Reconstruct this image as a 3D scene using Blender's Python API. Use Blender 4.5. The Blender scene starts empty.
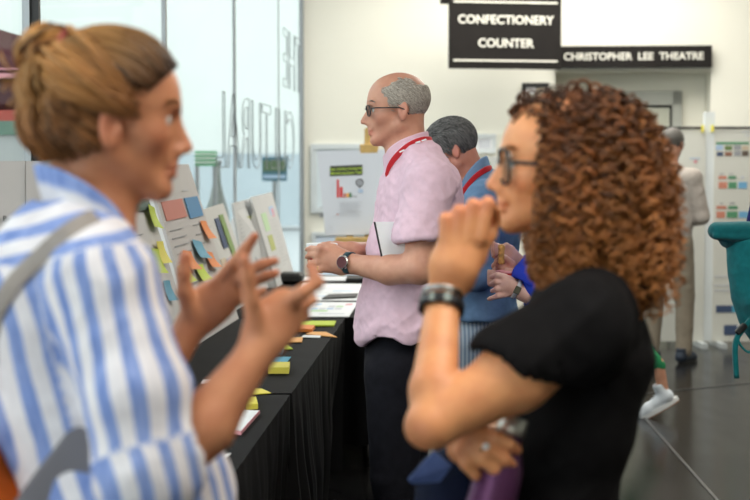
import bpy, math, random
import numpy as np
from mathutils import Vector, Matrix
random.seed(7)
rng = np.random.default_rng(7)
scene = bpy.context.scene
COL = scene.collection
R = math.radians

# ------------------------------------------------------------------ camera
F = 1500.0                      # focal length in pixels of the 750 px wide frame
PITCH = math.atan(79.0 / F)
CAMZ = 1.44
_f = np.array([0, math.cos(PITCH), -math.sin(PITCH)])
_u = np.array([0, math.sin(PITCH), math.cos(PITCH)])
def at(px, py, Y):
    """world point seen at pixel (px,py) at distance Y from the camera"""
    d = _f + np.array([1.0, 0, 0]) * (px - 375) / F + _u * (250 - py) / F
    t = Y / d[1]
    return np.array([0, 0, CAMZ]) + d * t
cam = bpy.data.cameras.new('camera')
cam.sensor_width = 36.0
cam.lens = 36.0 * F / 750
cam.dof.use_dof = True
cam.dof.focus_distance = 4.9
cam.dof.aperture_fstop = 3.8
cam.dof.aperture_blades = 9
cam.clip_end = 200
cobj = bpy.data.objects.new('camera', cam)
cobj.location = (0, 0, CAMZ)
cobj.rotation_euler = (math.pi / 2 - PITCH, 0, 0)
COL.objects.link(cobj)
scene.camera = cobj

# ------------------------------------------------------------------ object helpers
def empty(name, loc=(0, 0, 0), rotz=0.0):
    o = bpy.data.objects.new(name, None)
    o.empty_display_size = .1
    o.location = loc
    o.rotation_euler = (0, 0, rotz)
    COL.objects.link(o)
    return o
def tag(o, label=None, cat=None, group=None, kind=None):
    if label: o['label'] = label
    if cat: o['category'] = cat
    if group: o['group'] = group
    if kind: o['kind'] = kind
    return o
def thing(name, label, cat, loc=(0, 0, 0), rotz=0.0, group=None):
    return tag(empty(name, loc, rotz), label, cat, group)
def mk(name, V, Fc, mat, parent=None, attrs=None, smooth=True, fmat=None, world=True):
    """V (n,3) world coordinates, Fc list of faces or (m,k) int array"""
    me = bpy.data.meshes.new(name)
    V = np.asarray(V, dtype=np.float32)
    if isinstance(Fc, np.ndarray):
        m, k = Fc.shape
        loops = Fc.ravel().astype(np.int32)
        starts = (np.arange(m) * k).astype(np.int32)
    else:
        loops = np.array([i for f in Fc for i in f], dtype=np.int32)
        ln = np.array([len(f) for f in Fc]); m = len(Fc)
        starts = np.concatenate([[0], np.cumsum(ln)[:-1]]).astype(np.int32)
    if parent is not None and world:
        off = np.array(parent.location, dtype=np.float32)
        rz = parent.rotation_euler[2]
        if parent.parent is not None: off = off + np.array(parent.parent.location, dtype=np.float32)
        V = V - off
        if rz:
            c, s = math.cos(-rz), math.sin(-rz)
            V = np.stack([V[:, 0] * c - V[:, 1] * s, V[:, 0] * s + V[:, 1] * c, V[:, 2]], 1)
    me.vertices.add(len(V)); me.vertices.foreach_set('co', np.ascontiguousarray(V, dtype=np.float32).ravel())
    me.loops.add(len(loops)); me.loops.foreach_set('vertex_index', loops)
    me.polygons.add(m); me.polygons.foreach_set('loop_start', starts)
    me.update(calc_edges=True)
    me.polygons.foreach_set('use_smooth', np.full(m, bool(smooth)))
    mats = mat if isinstance(mat, (list, tuple)) else [mat]
    for mm in mats: me.materials.append(mm)
    if fmat is not None: me.polygons.foreach_set('material_index', np.asarray(fmat, dtype=np.int32))
    for an, av in (attrs or {}).items():
        a = me.attributes.new(an, 'FLOAT', 'POINT'); a.data.foreach_set('value', np.asarray(av, dtype=np.float32))
    me.validate()
    o = bpy.data.objects.new(name, me)
    COL.objects.link(o)
    if parent is not None: o.parent = parent
    return o
class MB:
    """collects simple shapes in world space into one mesh"""
    def __init__(s): s.v = []; s.f = []; s.m = []; s.n = 0
    def add(s, V, Fc, m=0):
        s.v.append(np.asarray(V, dtype=float)); s.f += [[i + s.n for i in f] for f in Fc]
        s.m += [m] * len(Fc); s.n += len(V); return s
    def box(s, c, size, ax=None, m=0, bev=0.0):
        """oriented box; ax = 3 row vectors"""
        ax = np.eye(3) if ax is None else np.asarray(ax, float)
        h = np.asarray(size, float) / 2
        b = min(bev, min(h) * .9)
        if b <= 0:
            P = [[x, y, z] for x in (-1, 1) for y in (-1, 1) for z in (-1, 1)]
            V = np.asarray(c) + (np.array(P) * h) @ ax
            return s.add(V, [[0, 1, 3, 2], [4, 6, 7, 5], [0, 4, 5, 1], [2, 3, 7, 6], [0, 2, 6, 4], [1, 5, 7, 3]], m)
        V = []; idx = {}
        for x in (-1, 1):
            for y in (-1, 1):
                for z in (-1, 1):
                    for a in range(3):
                        p = np.array([x, y, z], float) * h
                        q = p.copy()
                        for j in range(3):
                            if j != a: q[j] -= (x, y, z)[j] * b
                        idx[(x, y, z, a)] = len(V); V.append(q)
        Fs = []
        for a in range(3):
            b1, c1 = [(1, 2), (2, 0), (0, 1)][a]
            for sg in (-1, 1):
                f = []
                for (p, q) in ((-1, -1), (1, -1), (1, 1), (-1, 1)):
                    k = [0, 0, 0]; k[a] = sg; k[b1] = p; k[c1] = q
                    f.append(idx[(*k, a)])
                Fs.append(f if sg > 0 else f[::-1])
        for a in range(3):      # edges along axis a
            b1, c1 = [(1, 2), (2, 0), (0, 1)][a]
            for p in (-1, 1):
                for q in (-1, 1):
                    k0 = [0, 0, 0]; k0[a] = -1; k0[b1] = p; k0[c1] = q
                    k1 = list(k0); k1[a] = 1
                    f = [idx[(*k0, b1)], idx[(*k1, b1)], idx[(*k1, c1)], idx[(*k0, c1)]]
                    Fs.append(f if p * q < 0 else f[::-1])
        for x in (-1, 1):
            for y in (-1, 1):
                for z in (-1, 1):
                    f = [idx[(x, y, z, a)] for a in range(3)]
                    Fs.append(f if x * y * z > 0 else f[::-1])
        V = np.asarray(c) + np.array(V) @ ax
        return s.add(V, Fs, m)
    def quad(s, a, b, c, d, m=0): return s.add([a, b, c, d], [[0, 1, 2, 3]], m)
    def tube(s, pts, r, n=8, m=0, closed=False, caps=True, flat=None):
        pts = np.asarray(pts, float); M = len(pts)
        r = np.full(M, r) if np.isscalar(r) else np.asarray(r, float)
        T = np.gradient(pts, axis=0)
        if closed: T = np.roll(pts, -1, 0) - np.roll(pts, 1, 0)
        T /= np.linalg.norm(T, axis=1, keepdims=True) + 1e-12
        ref = np.array([0, 0, 1.]) if abs(T[0, 2]) < .9 else np.array([1., 0, 0])
        V = []
        N = np.cross(T[0], ref); N /= np.linalg.norm(N)
        for i in range(M):
            N = N - T[i] * np.dot(N, T[i]); N /= np.linalg.norm(N) + 1e-12
            B = np.cross(T[i], N)
            for j in range(n):
                a = 2 * math.pi * j / n
                V.append(pts[i] + r[i] * (math.cos(a) * N + math.sin(a) * B))
        Fs = []
        for i in range(M if closed else M - 1):
            i2 = (i + 1) % M
            for j in range(n):
                j2 = (j + 1) % n
                Fs.append([i * n + j, i * n + j2, i2 * n + j2, i2 * n + j])
        if caps and not closed:
            Fs.append(list(range(n))[::-1]); Fs.append([(M - 1) * n + j for j in range(n)])
        return s.add(V, Fs, m)
    def lathe(s, c, prof, ax=(0, 0, 1), n=28, m=0, cap=True):
        """prof: list of (radius, height) along axis"""
        ax = np.asarray(ax, float); ax /= np.linalg.norm(ax)
        ref = np.array([1., 0, 0]) if abs(ax[0]) < .9 else np.array([0, 1., 0])
        N = np.cross(ax, ref); N /= np.linalg.norm(N); B = np.cross(ax, N)
        V = []
        for (r, h) in prof:
            for j in range(n):
                a = 2 * math.pi * j / n
                V.append(np.asarray(c) + ax * h + r * (math.cos(a) * N + math.sin(a) * B))
        Fs = []
        for i in range(len(prof) - 1):
            for j in range(n):
                j2 = (j + 1) % n
                Fs.append([i * n + j, i * n + j2, (i + 1) * n + j2, (i + 1) * n + j])
        if cap:
            Fs.append(list(range(n))[::-1]); Fs.append([(len(prof) - 1) * n + j for j in range(n)])
        return s.add(V, Fs, m)
    def build(s, name, mat, parent=None, smooth=False, attrs=None):
        return mk(name, np.concatenate(s.v), s.f, mat, parent, smooth=smooth, fmat=s.m, attrs=attrs)

# ------------------------------------------------------------------ materials
def _nt(name):
    m = bpy.data.materials.new(name); m.use_nodes = True
    nt = m.node_tree; b = nt.nodes['Principled BSDF']
    return m, nt, b
def _mix(nt, fac, a, b):
    n = nt.nodes.new('ShaderNodeMix'); n.data_type = 'RGBA'
    for i, v in ((0, fac), (6, a), (7, b)):
        if hasattr(v, 'node'): nt.links.new(v, n.inputs[i])
        else: n.inputs[i].default_value = v if i == 0 else (*v, 1)
    return n.outputs[2]
def _noise(nt, scale, detail=3, sc=None, attr=None):
    tc = nt.nodes.new('ShaderNodeTexCoord')
    n = nt.nodes.new('ShaderNodeTexNoise'); n.inputs['Scale'].default_value = scale; n.inputs['Detail'].default_value = detail
    if sc:
        mp = nt.nodes.new('ShaderNodeMapping'); mp.inputs['Scale'].default_value = sc
        nt.links.new(tc.outputs['Object'], mp.inputs[0]); nt.links.new(mp.outputs[0], n.inputs[0])
    else: nt.links.new(tc.outputs['Object'], n.inputs[0])
    return n.outputs[0]
def _ramp(nt, src, p0, p1):
    n = nt.nodes.new('ShaderNodeMapRange'); nt.links.new(src, n.inputs[0])
    n.inputs[1].default_value = p0; n.inputs[2].default_value = p1
    return n.outputs[0]
def _attr(nt, name):
    a = nt.nodes.new('ShaderNodeAttribute'); a.attribute_name = name; return a.outputs['Fac']
def _bump(nt, b, h, strength, dist):
    n = nt.nodes.new('ShaderNodeBump'); n.inputs['Strength'].default_value = strength; n.inputs['Distance'].default_value = dist
    nt.links.new(h, n.inputs['Height']); nt.links.new(n.outputs[0], b.inputs['Normal'])
def mat(name, col, rough=.6, metal=0.0, var=.0, vscale=8, bump=0, bscale=60, bdist=.002, bsc=None, spec=.5, emit=0, sheen=0, coat=0):
    m, nt, b = _nt(name)
    b.inputs['Roughness'].default_value = rough; b.inputs['Metallic'].default_value = metal
    b.inputs['Specular IOR Level'].default_value = spec
    if sheen: b.inputs['Sheen Weight'].default_value = sheen
    if coat: b.inputs['Coat Weight'].default_value = coat
    dark = tuple(c * (1 - var) for c in col); lite = tuple(min(1, c * (1 + var)) for c in col)
    c = _mix(nt, _ramp(nt, _noise(nt, vscale), .3, .7), dark, lite)
    nt.links.new(c, b.inputs['Base Color'])
    if bump: _bump(nt, b, _noise(nt, bscale, 3, bsc), bump, bdist)
    if emit:
        b.inputs['Emission Strength'].default_value = emit; b.inputs['Emission Color'].default_value = (*col, 1)
    return m
def skin(name, col, red=(.62, .2, .14), sss=.12, var=.08):
    """'mask' attribute raises the redness (lips, ears, knuckles), mottled by noise"""
    m, nt, b = _nt(name)
    b.inputs['Roughness'].default_value = .46; b.inputs['Specular IOR Level'].default_value = .45
    b.inputs['Subsurface Weight'].default_value = sss; b.inputs['Subsurface Radius'].default_value = (.02, .008, .004)
    b.inputs['Subsurface Scale'].default_value = .6
    dark = (col[0] * (1 - var), col[1] * (1 - var * 2.2), col[2] * (1 - var * 2.4))
    lite = (min(1, col[0] * (1 + var)), min(1, col[1] * (1 + var)), min(1, col[2] * (1 + var)))
    c = _mix(nt, _ramp(nt, _noise(nt, 28, 4), .3, .7), dark, lite)
    c = _mix(nt, _attr(nt, 'mask'), c, red)
    nt.links.new(c, b.inputs['Base Color'])
    _bump(nt, b, _noise(nt, 220, 3), .25, .0008)
    return m
def hairmat(name, c0, c1, rough=.42, c2=None):
    """'rnd' attribute picks the lock's own colour between c0 and c1; 'tip' lightens towards c2"""
    m, nt, b = _nt(name)
    b.inputs['Roughness'].default_value = rough; b.inputs['Specular IOR Level'].default_value = .3
    c = _mix(nt, _attr(nt, 'rnd'), c0, c1)
    if c2: c = _mix(nt, _attr(nt, 'tip'), c, c2)
    nt.links.new(c, b.inputs['Base Color'])
    _bump(nt, b, _noise(nt, 300, 2), .3, .001)
    return m

# ------------------------------------------------------------------ noise in numpy
def _hash(i, j, k, s):
    n = (i * 374761393 + j * 668265263 + k * 2147483647 + s * 1274126177) & 0xffffffff
    n = ((n ^ (n >> 13)) * 1274126177) & 0xffffffff
    n = n ^ (n >> 16)
    return (n & 0xffff) / 65535.0
def vnoise(P, seed=0):
    P = np.asarray(P, float); I = np.floor(P).astype(np.int64); f = P - I; f = f * f * (3 - 2 * f)
    out = 0
    for a in (0, 1):
        for b in (0, 1):
            for c in (0, 1):
                w = (f[:, 0] if a else 1 - f[:, 0]) * (f[:, 1] if b else 1 - f[:, 1]) * (f[:, 2] if c else 1 - f[:, 2])
                out = out + w * _hash(I[:, 0] + a, I[:, 1] + b, I[:, 2] + c, seed)
    return out * 2 - 1
def fbm(P, seed=0, o=3):
    s = 0; a = 1; t = 0
    for i in range(o):
        s = s + a * vnoise(P * (2.03 ** i) + 7.3 * i, seed + i); t += a; a *= .5
    return s / t
def ridge(P, seed=0, o=2):
    s = 0; a = 1; t = 0
    for i in range(o):
        s = s + a * (1 - 2 * np.abs(vnoise(P * (2.03 ** i) + 3.1 * i, seed + i))); t += a; a *= .5
    return s / t

# ------------------------------------------------------------------ solid modelling by distance field
class SDF:
    def __init__(s, lo, hi, h):
        s.lo = np.array(lo, float); s.h = h
        s.n = np.ceil((np.array(hi, float) - s.lo) / h).astype(int) + 1
        s.v = np.full(s.n, 1.0, dtype=np.float32)
    def _win(s, lo, hi):
        a = np.clip(np.floor((lo - s.lo) / s.h).astype(int), 0, s.n); b = np.clip(np.ceil((hi - s.lo) / s.h).astype(int) + 1, 0, s.n)
        if np.any(b <= a): return None, None
        ax = [s.lo[i] + s.h * np.arange(a[i], b[i]) for i in range(3)]
        return (slice(a[0], b[0]), slice(a[1], b[1]), slice(a[2], b[2])), (ax[0][:, None, None], ax[1][None, :, None], ax[2][None, None, :])
    def _put(s, w, d, k, op):
        a = s.v[w]
        if op == 's': d = -d
        if op in ('s', 'i'): a = -a; d = -d
        k = max(k, 1e-5)
        h = np.clip(.5 + .5 * (a - d) / k, 0, 1)
        r = a * (1 - h) + d * h - k * h * (1 - h)
        s.v[w] = -r if op in ('s', 'i') else r
    def cone(s, a, b, ra, rb, k=.012, op='u', n=None, f=1.0):
        a = np.asarray(a, float); b = np.asarray(b, float)
        R_ = max(ra, rb) * max(f, 1) + k + 3 * s.h
        w, P = s._win(np.minimum(a, b) - R_, np.maximum(a, b) + R_)
        if w is None: return s
        q = [P[i] - a[i] for i in range(3)]; ab = b - a; L = float(ab @ ab) + 1e-12
        t = np.clip((q[0] * ab[0] + q[1] * ab[1] + q[2] * ab[2]) / L, 0, 1)
        e = [q[i] - t * ab[i] for i in range(3)]
        d2 = e[0] ** 2 + e[1] ** 2 + e[2] ** 2
        if n is not None:
            n = np.asarray(n, float); n = n / np.linalg.norm(n)
            en = e[0] * n[0] + e[1] * n[1] + e[2] * n[2]
            d2 = d2 + en ** 2 * (1 / f ** 2 - 1)
        d = np.sqrt(np.maximum(d2, 0)) - (ra + (rb - ra) * t)
        if n is not None and f < 1: d = d * f
        s._put(w, d, k, op); return s
    def chain(s, pts, rad, k=.006, **kw):
        for i in range(len(pts) - 1): s.cone(pts[i], pts[i + 1], rad[i], rad[i + 1], k, **kw)
        return s
    def ell(s, c, r, M=None, k=.012, op='u'):
        c = np.asarray(c, float); r = np.asarray(r, float) * np.ones(3)
        R_ = max(r) + k + 3 * s.h
        w, P = s._win(c - R_, c + R_)
        if w is None: return s
        q = [P[i] - c[i] for i in range(3)]
        if M is not None: q = [q[0] * M[0, j] + q[1] * M[1, j] + q[2] * M[2, j] for j in range(3)]   # columns of M = local axes
        k0 = np.sqrt(sum((q[i] / r[i]) ** 2 for i in range(3))); k1 = np.sqrt(sum((q[i] / r[i] ** 2) ** 2 for i in range(3))) + 1e-9
        s._put(w, k0 * (k0 - 1) / k1, k, op); return s
    def box(s, c, r, M=None, rnd=.01, k=.01, op='u'):
        c = np.asarray(c, float); r = np.asarray(r, float)
        R_ = np.linalg.norm(r) + k + 3 * s.h
        w, P = s._win(c - R_, c + R_)
        if w is None: return s
        q = [P[i] - c[i] for i in range(3)]
        if M is not None: q = [q[0] * M[0, j] + q[1] * M[1, j] + q[2] * M[2, j] for j in range(3)]
        q = [np.abs(q[i]) - (r[i] - rnd) for i in range(3)]
        out = np.sqrt(sum(np.maximum(x, 0) ** 2 for x in q)); ins = np.minimum(np.maximum(np.maximum(q[0], q[1]), q[2]), 0)
        s._put(w, out + ins - rnd, k, op); return s
    def cut(s, p, n, k=.002):
        """remove everything on the side the normal n points to"""
        n = np.asarray(n, float); n = n / np.linalg.norm(n)
        w, P = s._win(s.lo - 1, s.lo + s.n * s.h + 1)
        d = (P[0] - p[0]) * n[0] + (P[1] - p[1]) * n[1] + (P[2] - p[2]) * n[2]
        s._put(w, d * np.ones(s.v.shape, dtype=np.float32), k, 'i'); return s
    def mesh(s, smooth=2):
        s.v[0] = s.v[-1] = 1; s.v[:, 0] = s.v[:, -1] = 1; s.v[:, :, 0] = s.v[:, :, -1] = 1
        v = s.v; sg = v < 0; n = s.n
        c = [[sg[a:n[0] - 1 + a, b:n[1] - 1 + b, d:n[2] - 1 + d] for d in (0, 1)] for a in (0, 1) for b in (0, 1)]
        fl = [x for y in c for x in y]
        allv = np.logical_and.reduce(fl); anyv = np.logical_or.reduce(fl)
        act = anyv & ~allv
        I = np.argwhere(act)
        ident = np.full(act.shape, -1, dtype=np.int64); ident[act] = np.arange(len(I))
        acc = np.zeros((len(I), 3)); cnt = np.zeros(len(I))
        for ax in range(3):
            o1, o2 = [(1, 2), (0, 2), (0, 1)][ax]
            for p in (0, 1):
                for q in (0, 1):
                    A = I.copy(); A[:, o1] += p; A[:, o2] += q
                    B = A.copy(); B[:, ax] += 1
                    va = v[A[:, 0], A[:, 1], A[:, 2]]; vb = v[B[:, 0], B[:, 1], B[:, 2]]
                    m = (va < 0) != (vb < 0)
                    t = np.where(m, va / np.where(m, va - vb, 1), 0)
                    P = A.astype(float); P[:, ax] += t
                    acc[m] += P[m]; cnt[m] += 1
        V = s.lo + s.h * acc / cnt[:, None]
        Fs = []
        for ax in range(3):
            o1, o2 = [(1, 2), (2, 0), (0, 1)][ax]
            sl = [slice(1, -1)] * 3; sl[ax] = slice(0, -1)
            s2 = [slice(1, -1)] * 3; s2[ax] = slice(1, None)
            a = sg[tuple(sl)]; b = sg[tuple(s2)]
            for fl_, flip in ((a & ~b, False), (~a & b, True)):
                E = np.argwhere(fl_)
                if not len(E): continue
                off = np.ones(3, int); off[ax] = 0
                E = E + off
                def cell(p, q):
                    X = E.copy(); X[:, o1] -= p; X[:, o2] -= q
                    return ident[X[:, 0], X[:, 1], X[:, 2]]
                qd = np.stack([cell(1, 1), cell(0, 1), cell(0, 0), cell(1, 0)], 1)
                if flip: qd = qd[:, ::-1]
                Fs.append(qd)
        Fc = np.concatenate(Fs)
        Fc = Fc[(Fc >= 0).all(1)]
        for _ in range(smooth):
            S = np.zeros_like(V); C = np.zeros(len(V))
            for i in range(4):
                a, b = Fc[:, i], Fc[:, (i + 1) % 4]
                for x, y in ((a, b), (b, a)):
                    for d in range(3): S[:, d] += np.bincount(x, V[y, d], len(V))
                    C += np.bincount(x, minlength=len(V))
            V = V * .45 + .55 * S / np.maximum(C, 1)[:, None]
        s.V, s.F = V, Fc
        return V, Fc
def vnormals(V, Fc):
    n = np.cross(V[Fc[:, 2]] - V[Fc[:, 0]], V[Fc[:, 3]] - V[Fc[:, 1]])
    N = np.zeros_like(V)
    for i in range(4):
        for d in range(3): N[:, d] += np.bincount(Fc[:, i], n[:, d], len(V))
    return N / (np.linalg.norm(N, axis=1, keepdims=True) + 1e-12)
def wrinkle(V, Fc, amp, sc=(9, 9, 22), seed=1, ax=None):
    P = V if ax is None else V @ np.asarray(ax).T
    d = ridge(P * np.array(sc), seed, 2) * .7 + fbm(P * np.array(sc) * .45, seed + 9, 2) * .6
    return V + vnormals(V, Fc) * (amp * d)[:, None]
def drop_loose(V, Fc):
    """keep the largest connected surface only"""
    lab = np.arange(len(V))
    for _ in range(400):
        m = lab[Fc].min(1); new = lab.copy()
        for i in range(4): np.minimum.at(new, Fc[:, i], m)
        new = new[new]
        if (new == lab).all(): break
        lab = new
    c = np.bincount(lab[Fc[:, 0]]); keep = c.argmax()
    Fk = Fc[lab[Fc[:, 0]] == keep]
    used = np.unique(Fk); mp = np.full(len(V), -1); mp[used] = np.arange(len(used))
    return V[used], mp[Fk], used

def tubes(name, P, Rr, mat_, parent, sides=5, rnd=None, tip=True):
    """P (N,M,3) centre lines, Rr (N,M) radii -> one mesh"""
    N, M, _ = P.shape
    T = np.gradient(P, axis=1); T /= np.linalg.norm(T, axis=2, keepdims=True) + 1e-9
    ref = np.zeros_like(T); ref[..., 0] = .3; ref[..., 1] = 1; ref[..., 2] = .2
    A = np.cross(T, ref); A /= np.linalg.norm(A, axis=2, keepdims=True) + 1e-9
    B = np.cross(T, A)
    ang = 2 * np.pi * np.arange(sides) / sides
    V = P[:, :, None, :] + Rr[:, :, None, None] * (np.cos(ang)[None, None, :, None] * A[:, :, None, :] + np.sin(ang)[None, None, :, None] * B[:, :, None, :])
    base = (np.arange(N) * M * sides)[:, None, None] + (np.arange(M - 1) * sides)[None, :, None]
    j = np.arange(sides)[None, None, :]; j2 = (j + 1) % sides
    Fc = np.stack([base + j, base + j2, base + j2 + sides, base + j + sides], -1).reshape(-1, 4)
    r = np.repeat(rng.random(N) if rnd is None else rnd, M * sides)
    tp = np.tile(np.repeat(np.linspace(0, 1, M) ** 2, sides), N)
    return mk(name, V.reshape(-1, 3), Fc, mat_, parent, {'rnd': r, 'tip': tp})
def text_mesh(name, body, size, mat_, parent, origin, xdir, ydir, depth=.002, outline=0.0, align='CENTER', xscale=1.0, bold=0.0):
    cu = bpy.data.curves.new(name, 'FONT'); cu.body = body; cu.size = size; cu.align_x = align; cu.align_y = 'CENTER'
    if outline: cu.fill_mode = 'NONE'; cu.bevel_depth = outline; cu.bevel_resolution = 1
    else: cu.extrude = depth; cu.offset = bold
    cu.resolution_u = 3
    o = bpy.data.objects.new(name, cu); COL.objects.link(o)
    dg = bpy.context.evaluated_depsgraph_get()
    me = bpy.data.meshes.new_from_object(o.evaluated_get(dg))
    bpy.data.objects.remove(o)
    V = np.zeros(len(me.vertices) * 3, dtype=np.float32); me.vertices.foreach_get('co', V); V = V.reshape(-1, 3)
    Fc = [list(p.vertices) for p in me.polygons]
    bpy.data.meshes.remove(me)
    x = np.asarray(xdir, float); x /= np.linalg.norm(x); y = np.asarray(ydir, float); y /= np.linalg.norm(y); z = np.cross(x, y)
    W = np.asarray(origin) + V[:, :1] * x * xscale + V[:, 1:2] * y + V[:, 2:3] * z
    return mk(name, W, Fc, mat_, parent, smooth=False)
# ------------------------------------------------------------------ shared materials
M = {}
M['cream'] = mat('cream_wall_paint', (.79, .775, .685), .8, var=.015, vscale=2, bump=.1, bscale=180)
M['white'] = mat('white_board', (.80, .80, .79), .55, var=.01)
M['paper'] = mat('white_paper', (.82, .83, .84), .6, var=.01)
M['greyboard'] = mat('grey_white_board', (.62, .60, .58), .6, var=.02)
M['black'] = mat('black_satin', (.012, .012, .012), .5, var=.1)
M['blackcloth'] = mat('black_cloth', (.006, .006, .0065), .8, var=.25, vscale=5, bump=.4, bscale=500, bdist=.001, spec=.15)
M['signbrown'] = mat('sign_black_brown', (.014, .012, .011), .6, var=.1, spec=.15)
M['cream_letter'] = mat('cream_lettering', (.74, .72, .64), .6)
M['frame'] = mat('grey_aluminium', (.30, .32, .33), .4, .6, var=.05)
M['palegrey_frame'] = mat('pale_frame', (.62, .66, .67), .4, .2, var=.05)
M['chrome'] = mat('chrome', (.7, .7, .7), .2, 1)
M['wood'] = mat('beech_wood', (.62, .40, .13), .5, var=.15, vscale=20)
M['doorgrey'] = mat('grey_door_frame', (.40, .41, .37), .6, var=.04)
M['dooolive'] = mat('olive_door', (.50, .51, .42), .6, var=.04)
M['text'] = mat('grey_print', (.28, .28, .30), .7)
M['black_print'] = mat('black_print', (.03, .03, .03), .7)
def flat(name, c): 
    if name not in M: M[name] = mat(name, c, .65, var=.02)
    return M[name]
flat('orange', (.82, .24, .04)); flat('lime', (.55, .68, .04)); flat('yellow', (.84, .74, .10)); flat('blue', (.07, .38, .55))
flat('teal_blue', (.10, .36, .52)); flat('salmon', (.60, .20, .15)); flat('print_blue', (.07, .25, .48)); flat('print_green', (.04, .22, .09))
flat('darkgreen', (.05, .11, .08)); flat('olive', (.45, .48, .18)); flat('navyprint', (.05, .08, .16)); flat('paleblue', (.42, .56, .74))
flat('red', (.60, .02, .03)); flat('pink', (.72, .32, .36)); flat('palegreen', (.50, .68, .42)); flat('sand', (.62, .52, .38)); flat('ambar', (.85, .42, .12))
flat('neonprint', (.52, .72, .08)); flat('bright_red', (.70, .03, .03)); flat('grey', (.35, .36, .38)); flat('palegrey', (.58, .60, .64))

def glass_mat():
    m, nt, b = _nt('window_glass')
    nt.nodes.remove(b)
    t = nt.nodes.new('ShaderNodeBsdfTransparent'); t.inputs[0].default_value = (.955, .968, .963, 1)
    g = nt.nodes.new('ShaderNodeBsdfGlossy'); g.inputs['Roughness'].default_value = .015; g.inputs[0].default_value = (.95, .97, .97, 1)
    mx = nt.nodes.new('ShaderNodeMixShader')
    mx.inputs[0].default_value = .025; nt.links.new(t.outputs[0], mx.inputs[1]); nt.links.new(g.outputs[0], mx.inputs[2])
    nt.links.new(mx.outputs[0], nt.nodes['Material Output'].inputs[0])
    return m
M['glass'] = glass_mat()
def floor_mat():
    m, nt, b = _nt('dark_vinyl_floor')
    n1 = _noise(nt, 1.3, 4); n2 = _noise(nt, 9, 4, (1, .25, 1))
    c = _mix(nt, _ramp(nt, n1, .35, .7), (.007, .007, .0075), (.016, .015, .014))
    nt.links.new(c, b.inputs['Base Color'])
    b.inputs['Specular IOR Level'].default_value = .5; b.inputs['IOR'].default_value = 1.17
    r = nt.nodes.new('ShaderNodeMapRange'); nt.links.new(n2, r.inputs[0]); r.inputs[3].default_value = .12; r.inputs[4].default_value = .24
    nt.links.new(r.outputs[0], b.inputs['Roughness'])
    _bump(nt, b, _noise(nt, 60, 2), .04, .002)
    return m
M['floor'] = floor_mat()

def hit(px, py, P0, n):
    """where the sight line through a pixel meets a plane"""
    a = np.array([0, 0, CAMZ]); d = at(px, py, 10.0) - a
    return a + d * (np.dot(np.asarray(P0) - a, n) / np.dot(d, n))
def struct(o): o['kind'] = 'structure'; return o

# ------------------------------------------------------------------ room shell
WALL0 = np.array([-0.69, 14.3, 0.0])
wd = np.array([math.cos(R(4.5)), -math.sin(R(4.5)), 0]); wn = np.array([wd[1], -wd[0], 0]); wn = np.array([-math.sin(R(4.5)), -math.cos(R(4.5)), 0])
GS = .068
gd = np.array([GS, 1.0, 0]); gd /= np.linalg.norm(gd)            # direction of the glass wall, going away
gn = np.array([gd[1], -gd[0], 0])                                  # towards the room
UP = np.array([0, 0, 1.0])
ZC = 3.9
b = MB(); b.box((2.9, 6.5, -.05), (11.5, 20, .1)); struct(b.build('floor', M['floor']))
b = MB(); b.box((3.2, 6.5, ZC + .06), (10.5, 20, .12)); struct(b.build('ceiling', mat('ceiling_white', (.8, .8, .77), .9)))
# far wall with a recess behind the theatre sign
def wpt(u, z, dpt=0.0): return WALL0 + wd * u + UP * z - wn * dpt
def wall_u(px): return float(np.dot(hit(px, 100, WALL0, wn) - WALL0, wd))
def wall_z(px, py): return float(hit(px, py, WALL0, wn)[2])
u0, u1, zt = wall_u(555), wall_u(711), wall_z(630, 71)
wb = MB()
def wbox(ua, ub, za, zb, da, db, m=0, tgt=None):
    c = wpt((ua + ub) / 2, (za + zb) / 2, (da + db) / 2)
    (tgt or wb).box(c, (abs(ub - ua), abs(db - da), zb - za), [wd, -wn, UP], m)
wbox(-.02, u0, 0, ZC, 0, .5); wbox(u1, 8.5, 0, ZC, 0, .5); wbox(u0, u1, zt, ZC, 0, .5); wbox(u0, u1, 0, zt, .40, .5)
struct(wb.build('wall_far', M['cream']))
# the door inside the recess
ud0 = u0 + (u1 - u0) * .20; ud1 = u0 + (u1 - u0) * .845; zd = zt - .17
d = MB(); fw = .14
wbox(ud0, ud0 + fw, 0, zd, .33, .42, 0, d); wbox(ud1 - .09, ud1, 0, zd, .33, .42, 0, d); wbox(ud0, ud1, zd - .13, zd, .33, .42, 0, d)
dr = struct(d.build('door_1', M['doorgrey']))
d = MB(); wbox(ud0 + fw, ud1 - .09, 0, zd - .13, .35, .41, 0, d); d.build('door_panel', M['dooolive'], dr)
d = MB(); wbox(ud1 - .115, ud1 - .095, 0, zd - .14, .335, .355, 0, d); wbox(ud0 + fw, ud1 - .095, zd - .155, zd - .135, .335, .355, 0, d); d.build('door_seal', M['black'], dr)
b = MB(); b.box((8.2, 6.5, ZC / 2), (.2, 20, ZC)); struct(b.build('wall_right', M['cream']))
b = MB(); b.box((3.3, -3.55, ZC / 2), (9.9, .2, ZC)); struct(b.build('wall_near', M['cream']))  # unseen wall behind the camera, added to block fill light from the back
b = MB()
wbox(-.0, u0, 0, .12, -.015, 0, 0, b); wbox(u1, 8.4, 0, .12, -.015, 0, 0, b); struct(b.build('baseboard_far', M['frame']))

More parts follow.
